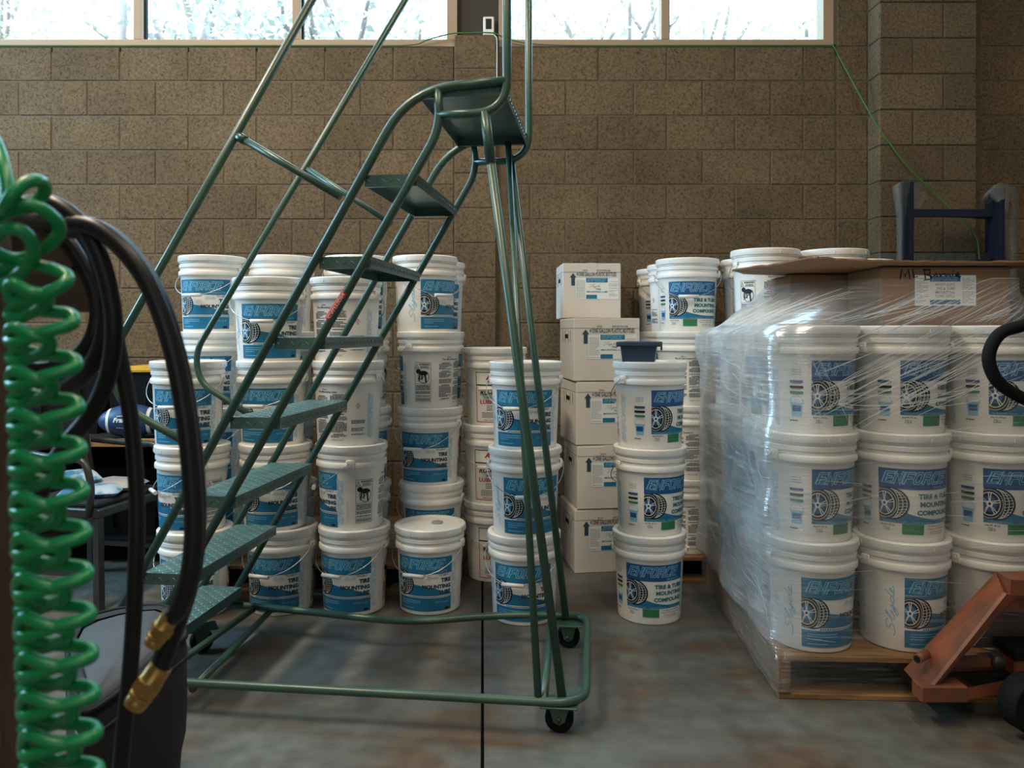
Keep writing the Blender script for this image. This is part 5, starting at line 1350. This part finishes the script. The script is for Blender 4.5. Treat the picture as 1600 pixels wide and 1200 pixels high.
hose([(15, 345, 1.07), (60, 345, 1.07), (98, 370, 1.06), (128, 412, 1.06), (148, 455, 1.06), (152, 497, 1.06), (140, 535, 1.06), (110, 562, 1.07), (60, 578, 1.08), (-20, 560, 1.1), (-50, 440, 1.09), (10, 355, 1.09)], .0105)
hose([(40, 318, 1.0), (85, 320, .99), (126, 350, .98), (155, 400, .975), (172, 460, .975), (178, 520, .975), (168, 590, .98), (140, 650, .99), (100, 700, 1.0), (62, 770, 1.0), (30, 900, 1.0), (10, 1250, 1.0)], .0110)
hose([(95, 352, 1.10), (140, 395, 1.09), (168, 470, 1.08), (188, 560, 1.07), (205, 660, 1.06), (214, 780, 1.05), (212, 900, 1.04), (204, 1040, 1.03), (190, 1180, 1.02), (182, 1300, 1.02)], .0105)
hA = [(110, 350, .98), (150, 357, .97), (195, 392, .96), (235, 450, .955), (268, 540, .95), (288, 640, .95), (299, 740, .95), (303, 830, .95), (296, 900, .95), (280, 950, .95), (262, 985, .95)]
hose([(110, 358, 1.02), (160, 362, 1.01), (205, 400, 1.0), (246, 465, .99), (277, 560, .99), (295, 660, .99), (306, 770, .985), (304, 860, .98), (290, 930, .98), (265, 1000, .975), (248, 1048, .97)], .0125)
hose(hA[:-1]+[(266, 965, .95)], .0115)
def fitting(a, c, r, name='brass_end'):
    b = MB(); A_ = P3(*a); C_ = P3(*c); d_ = (C_-A_); L_ = d_.length
    M_ = Matrix.Translation(A_) @ Vector((0,0,1)).rotation_difference(d_).to_matrix().to_4x4()
    b.lathe([(r*.9, 0), (r*.95, L_*.35), (r*1.02, L_*.38)], M_BRASS, 16, M_, cap0=True); b.lathe([(r*1.12, L_*.38), (r*1.12, L_*.62)], M_BRASS, 6, M_, smooth=False, cap0=True, cap1=True)
    b.lathe([(r*.85, L_*.62), (r*.85, L_*.68), (r*.95, L_*.70), (r*.95, L_*.78), (r*.85, L_*.80), (r*.9, L_*.83), (r*.9, L_*.93), (r*.8, L_), (r*.5, L_)], M_BRASS, 16, M_, cap1=True); b.build(name, hs)
fitting((268, 960, .95), (237, 1008, .95), .0125); fitting((252, 1040, .97), (208, 1105, .96), .0155)

# green recoil hose
cl = MB(); D0 = .76; raw = []
def q3(u, v, d): raw.append((u, v, D0+d))
for a in [(-30,190,.03),(-6,225,.02),(6,262,.0),(12,300,-.01),(8,330,-.015),(14,312,-.03),(40,286,-.02),(64,284,0),(70,300,.015),(52,318,.02),(18,330,.01),(-12,340,0),(-8,322,-.015),(20,316,-.02),(60,324,-.015),(90,348,0),(90,370,.015),(60,394,.02),(30,405,.02),(4,400,.01),
          (-12,385,0),(0,362,-.015),(28,358,-.02),(50,378,-.01),(50,405,.0),(28,430,.015),(0,446,.015),(-6,428,.02),(30,412,.02),(66,416,.01),(104,430,0),(98,446,-.012),(62,462,-.015),(20,470,-.01)]: q3(*a)
v = 470.0; k = 0
while v < 1290:
    f_ = (v-470)/730; left = 18+26*f_; sp = 68-9*f_; inner = 74+46*f_; outer = 116+40*f_
    # one inner loop, then one outer loop
    q3(left, v-26, -.016); q3((left+inner)/2, v-14, -.020); q3(inner-5, v-9, -.014); q3(inner, v+1, -.002); q3(inner-8, v+11, .010); q3((left+inner)/2, v+20, .020); q3(left+4, v+28, .020)
    q3(left-4, v+20, .026); q3(left+12, v+8, .024); q3((left+outer)/2, v+16, .016); q3(outer-10, v+20, .006); q3(outer, v+31, -.004); q3(outer-12, v+40, -.012); q3((left+outer)/2, v+50, -.018); q3(left+6, v+66, -.018); q3(left-3, v+58, -.006)
    v += sp
cl.tube(catmull([P3(*a) for a in raw], 5), .0063, M_COIL, 10); tag(cl.build('coil_hose'), 'bright green coiled air hose hanging in the left foreground', 'hose')
b = MB(); b.tube([Vector((X(-45, .79)-.02, .79, P3(0, 205, .79).z)), Vector((X(-160, .79), .79, P3(0, 205, .79).z))], .008, M_BRASS, 10)
b.tube([Vector((X(-150, .79), .79, 0)), Vector((X(-150, .79), .79, P3(0, 150, .79).z))], .012, M_STEEL, 10); b.box((X(-150, .79), .79, .01), (.16, .16, .02), M_STEEL)
tag(b.build('air_line_stand'), 'steel air line pipe just outside the left edge feeding the green coil', 'pipe')
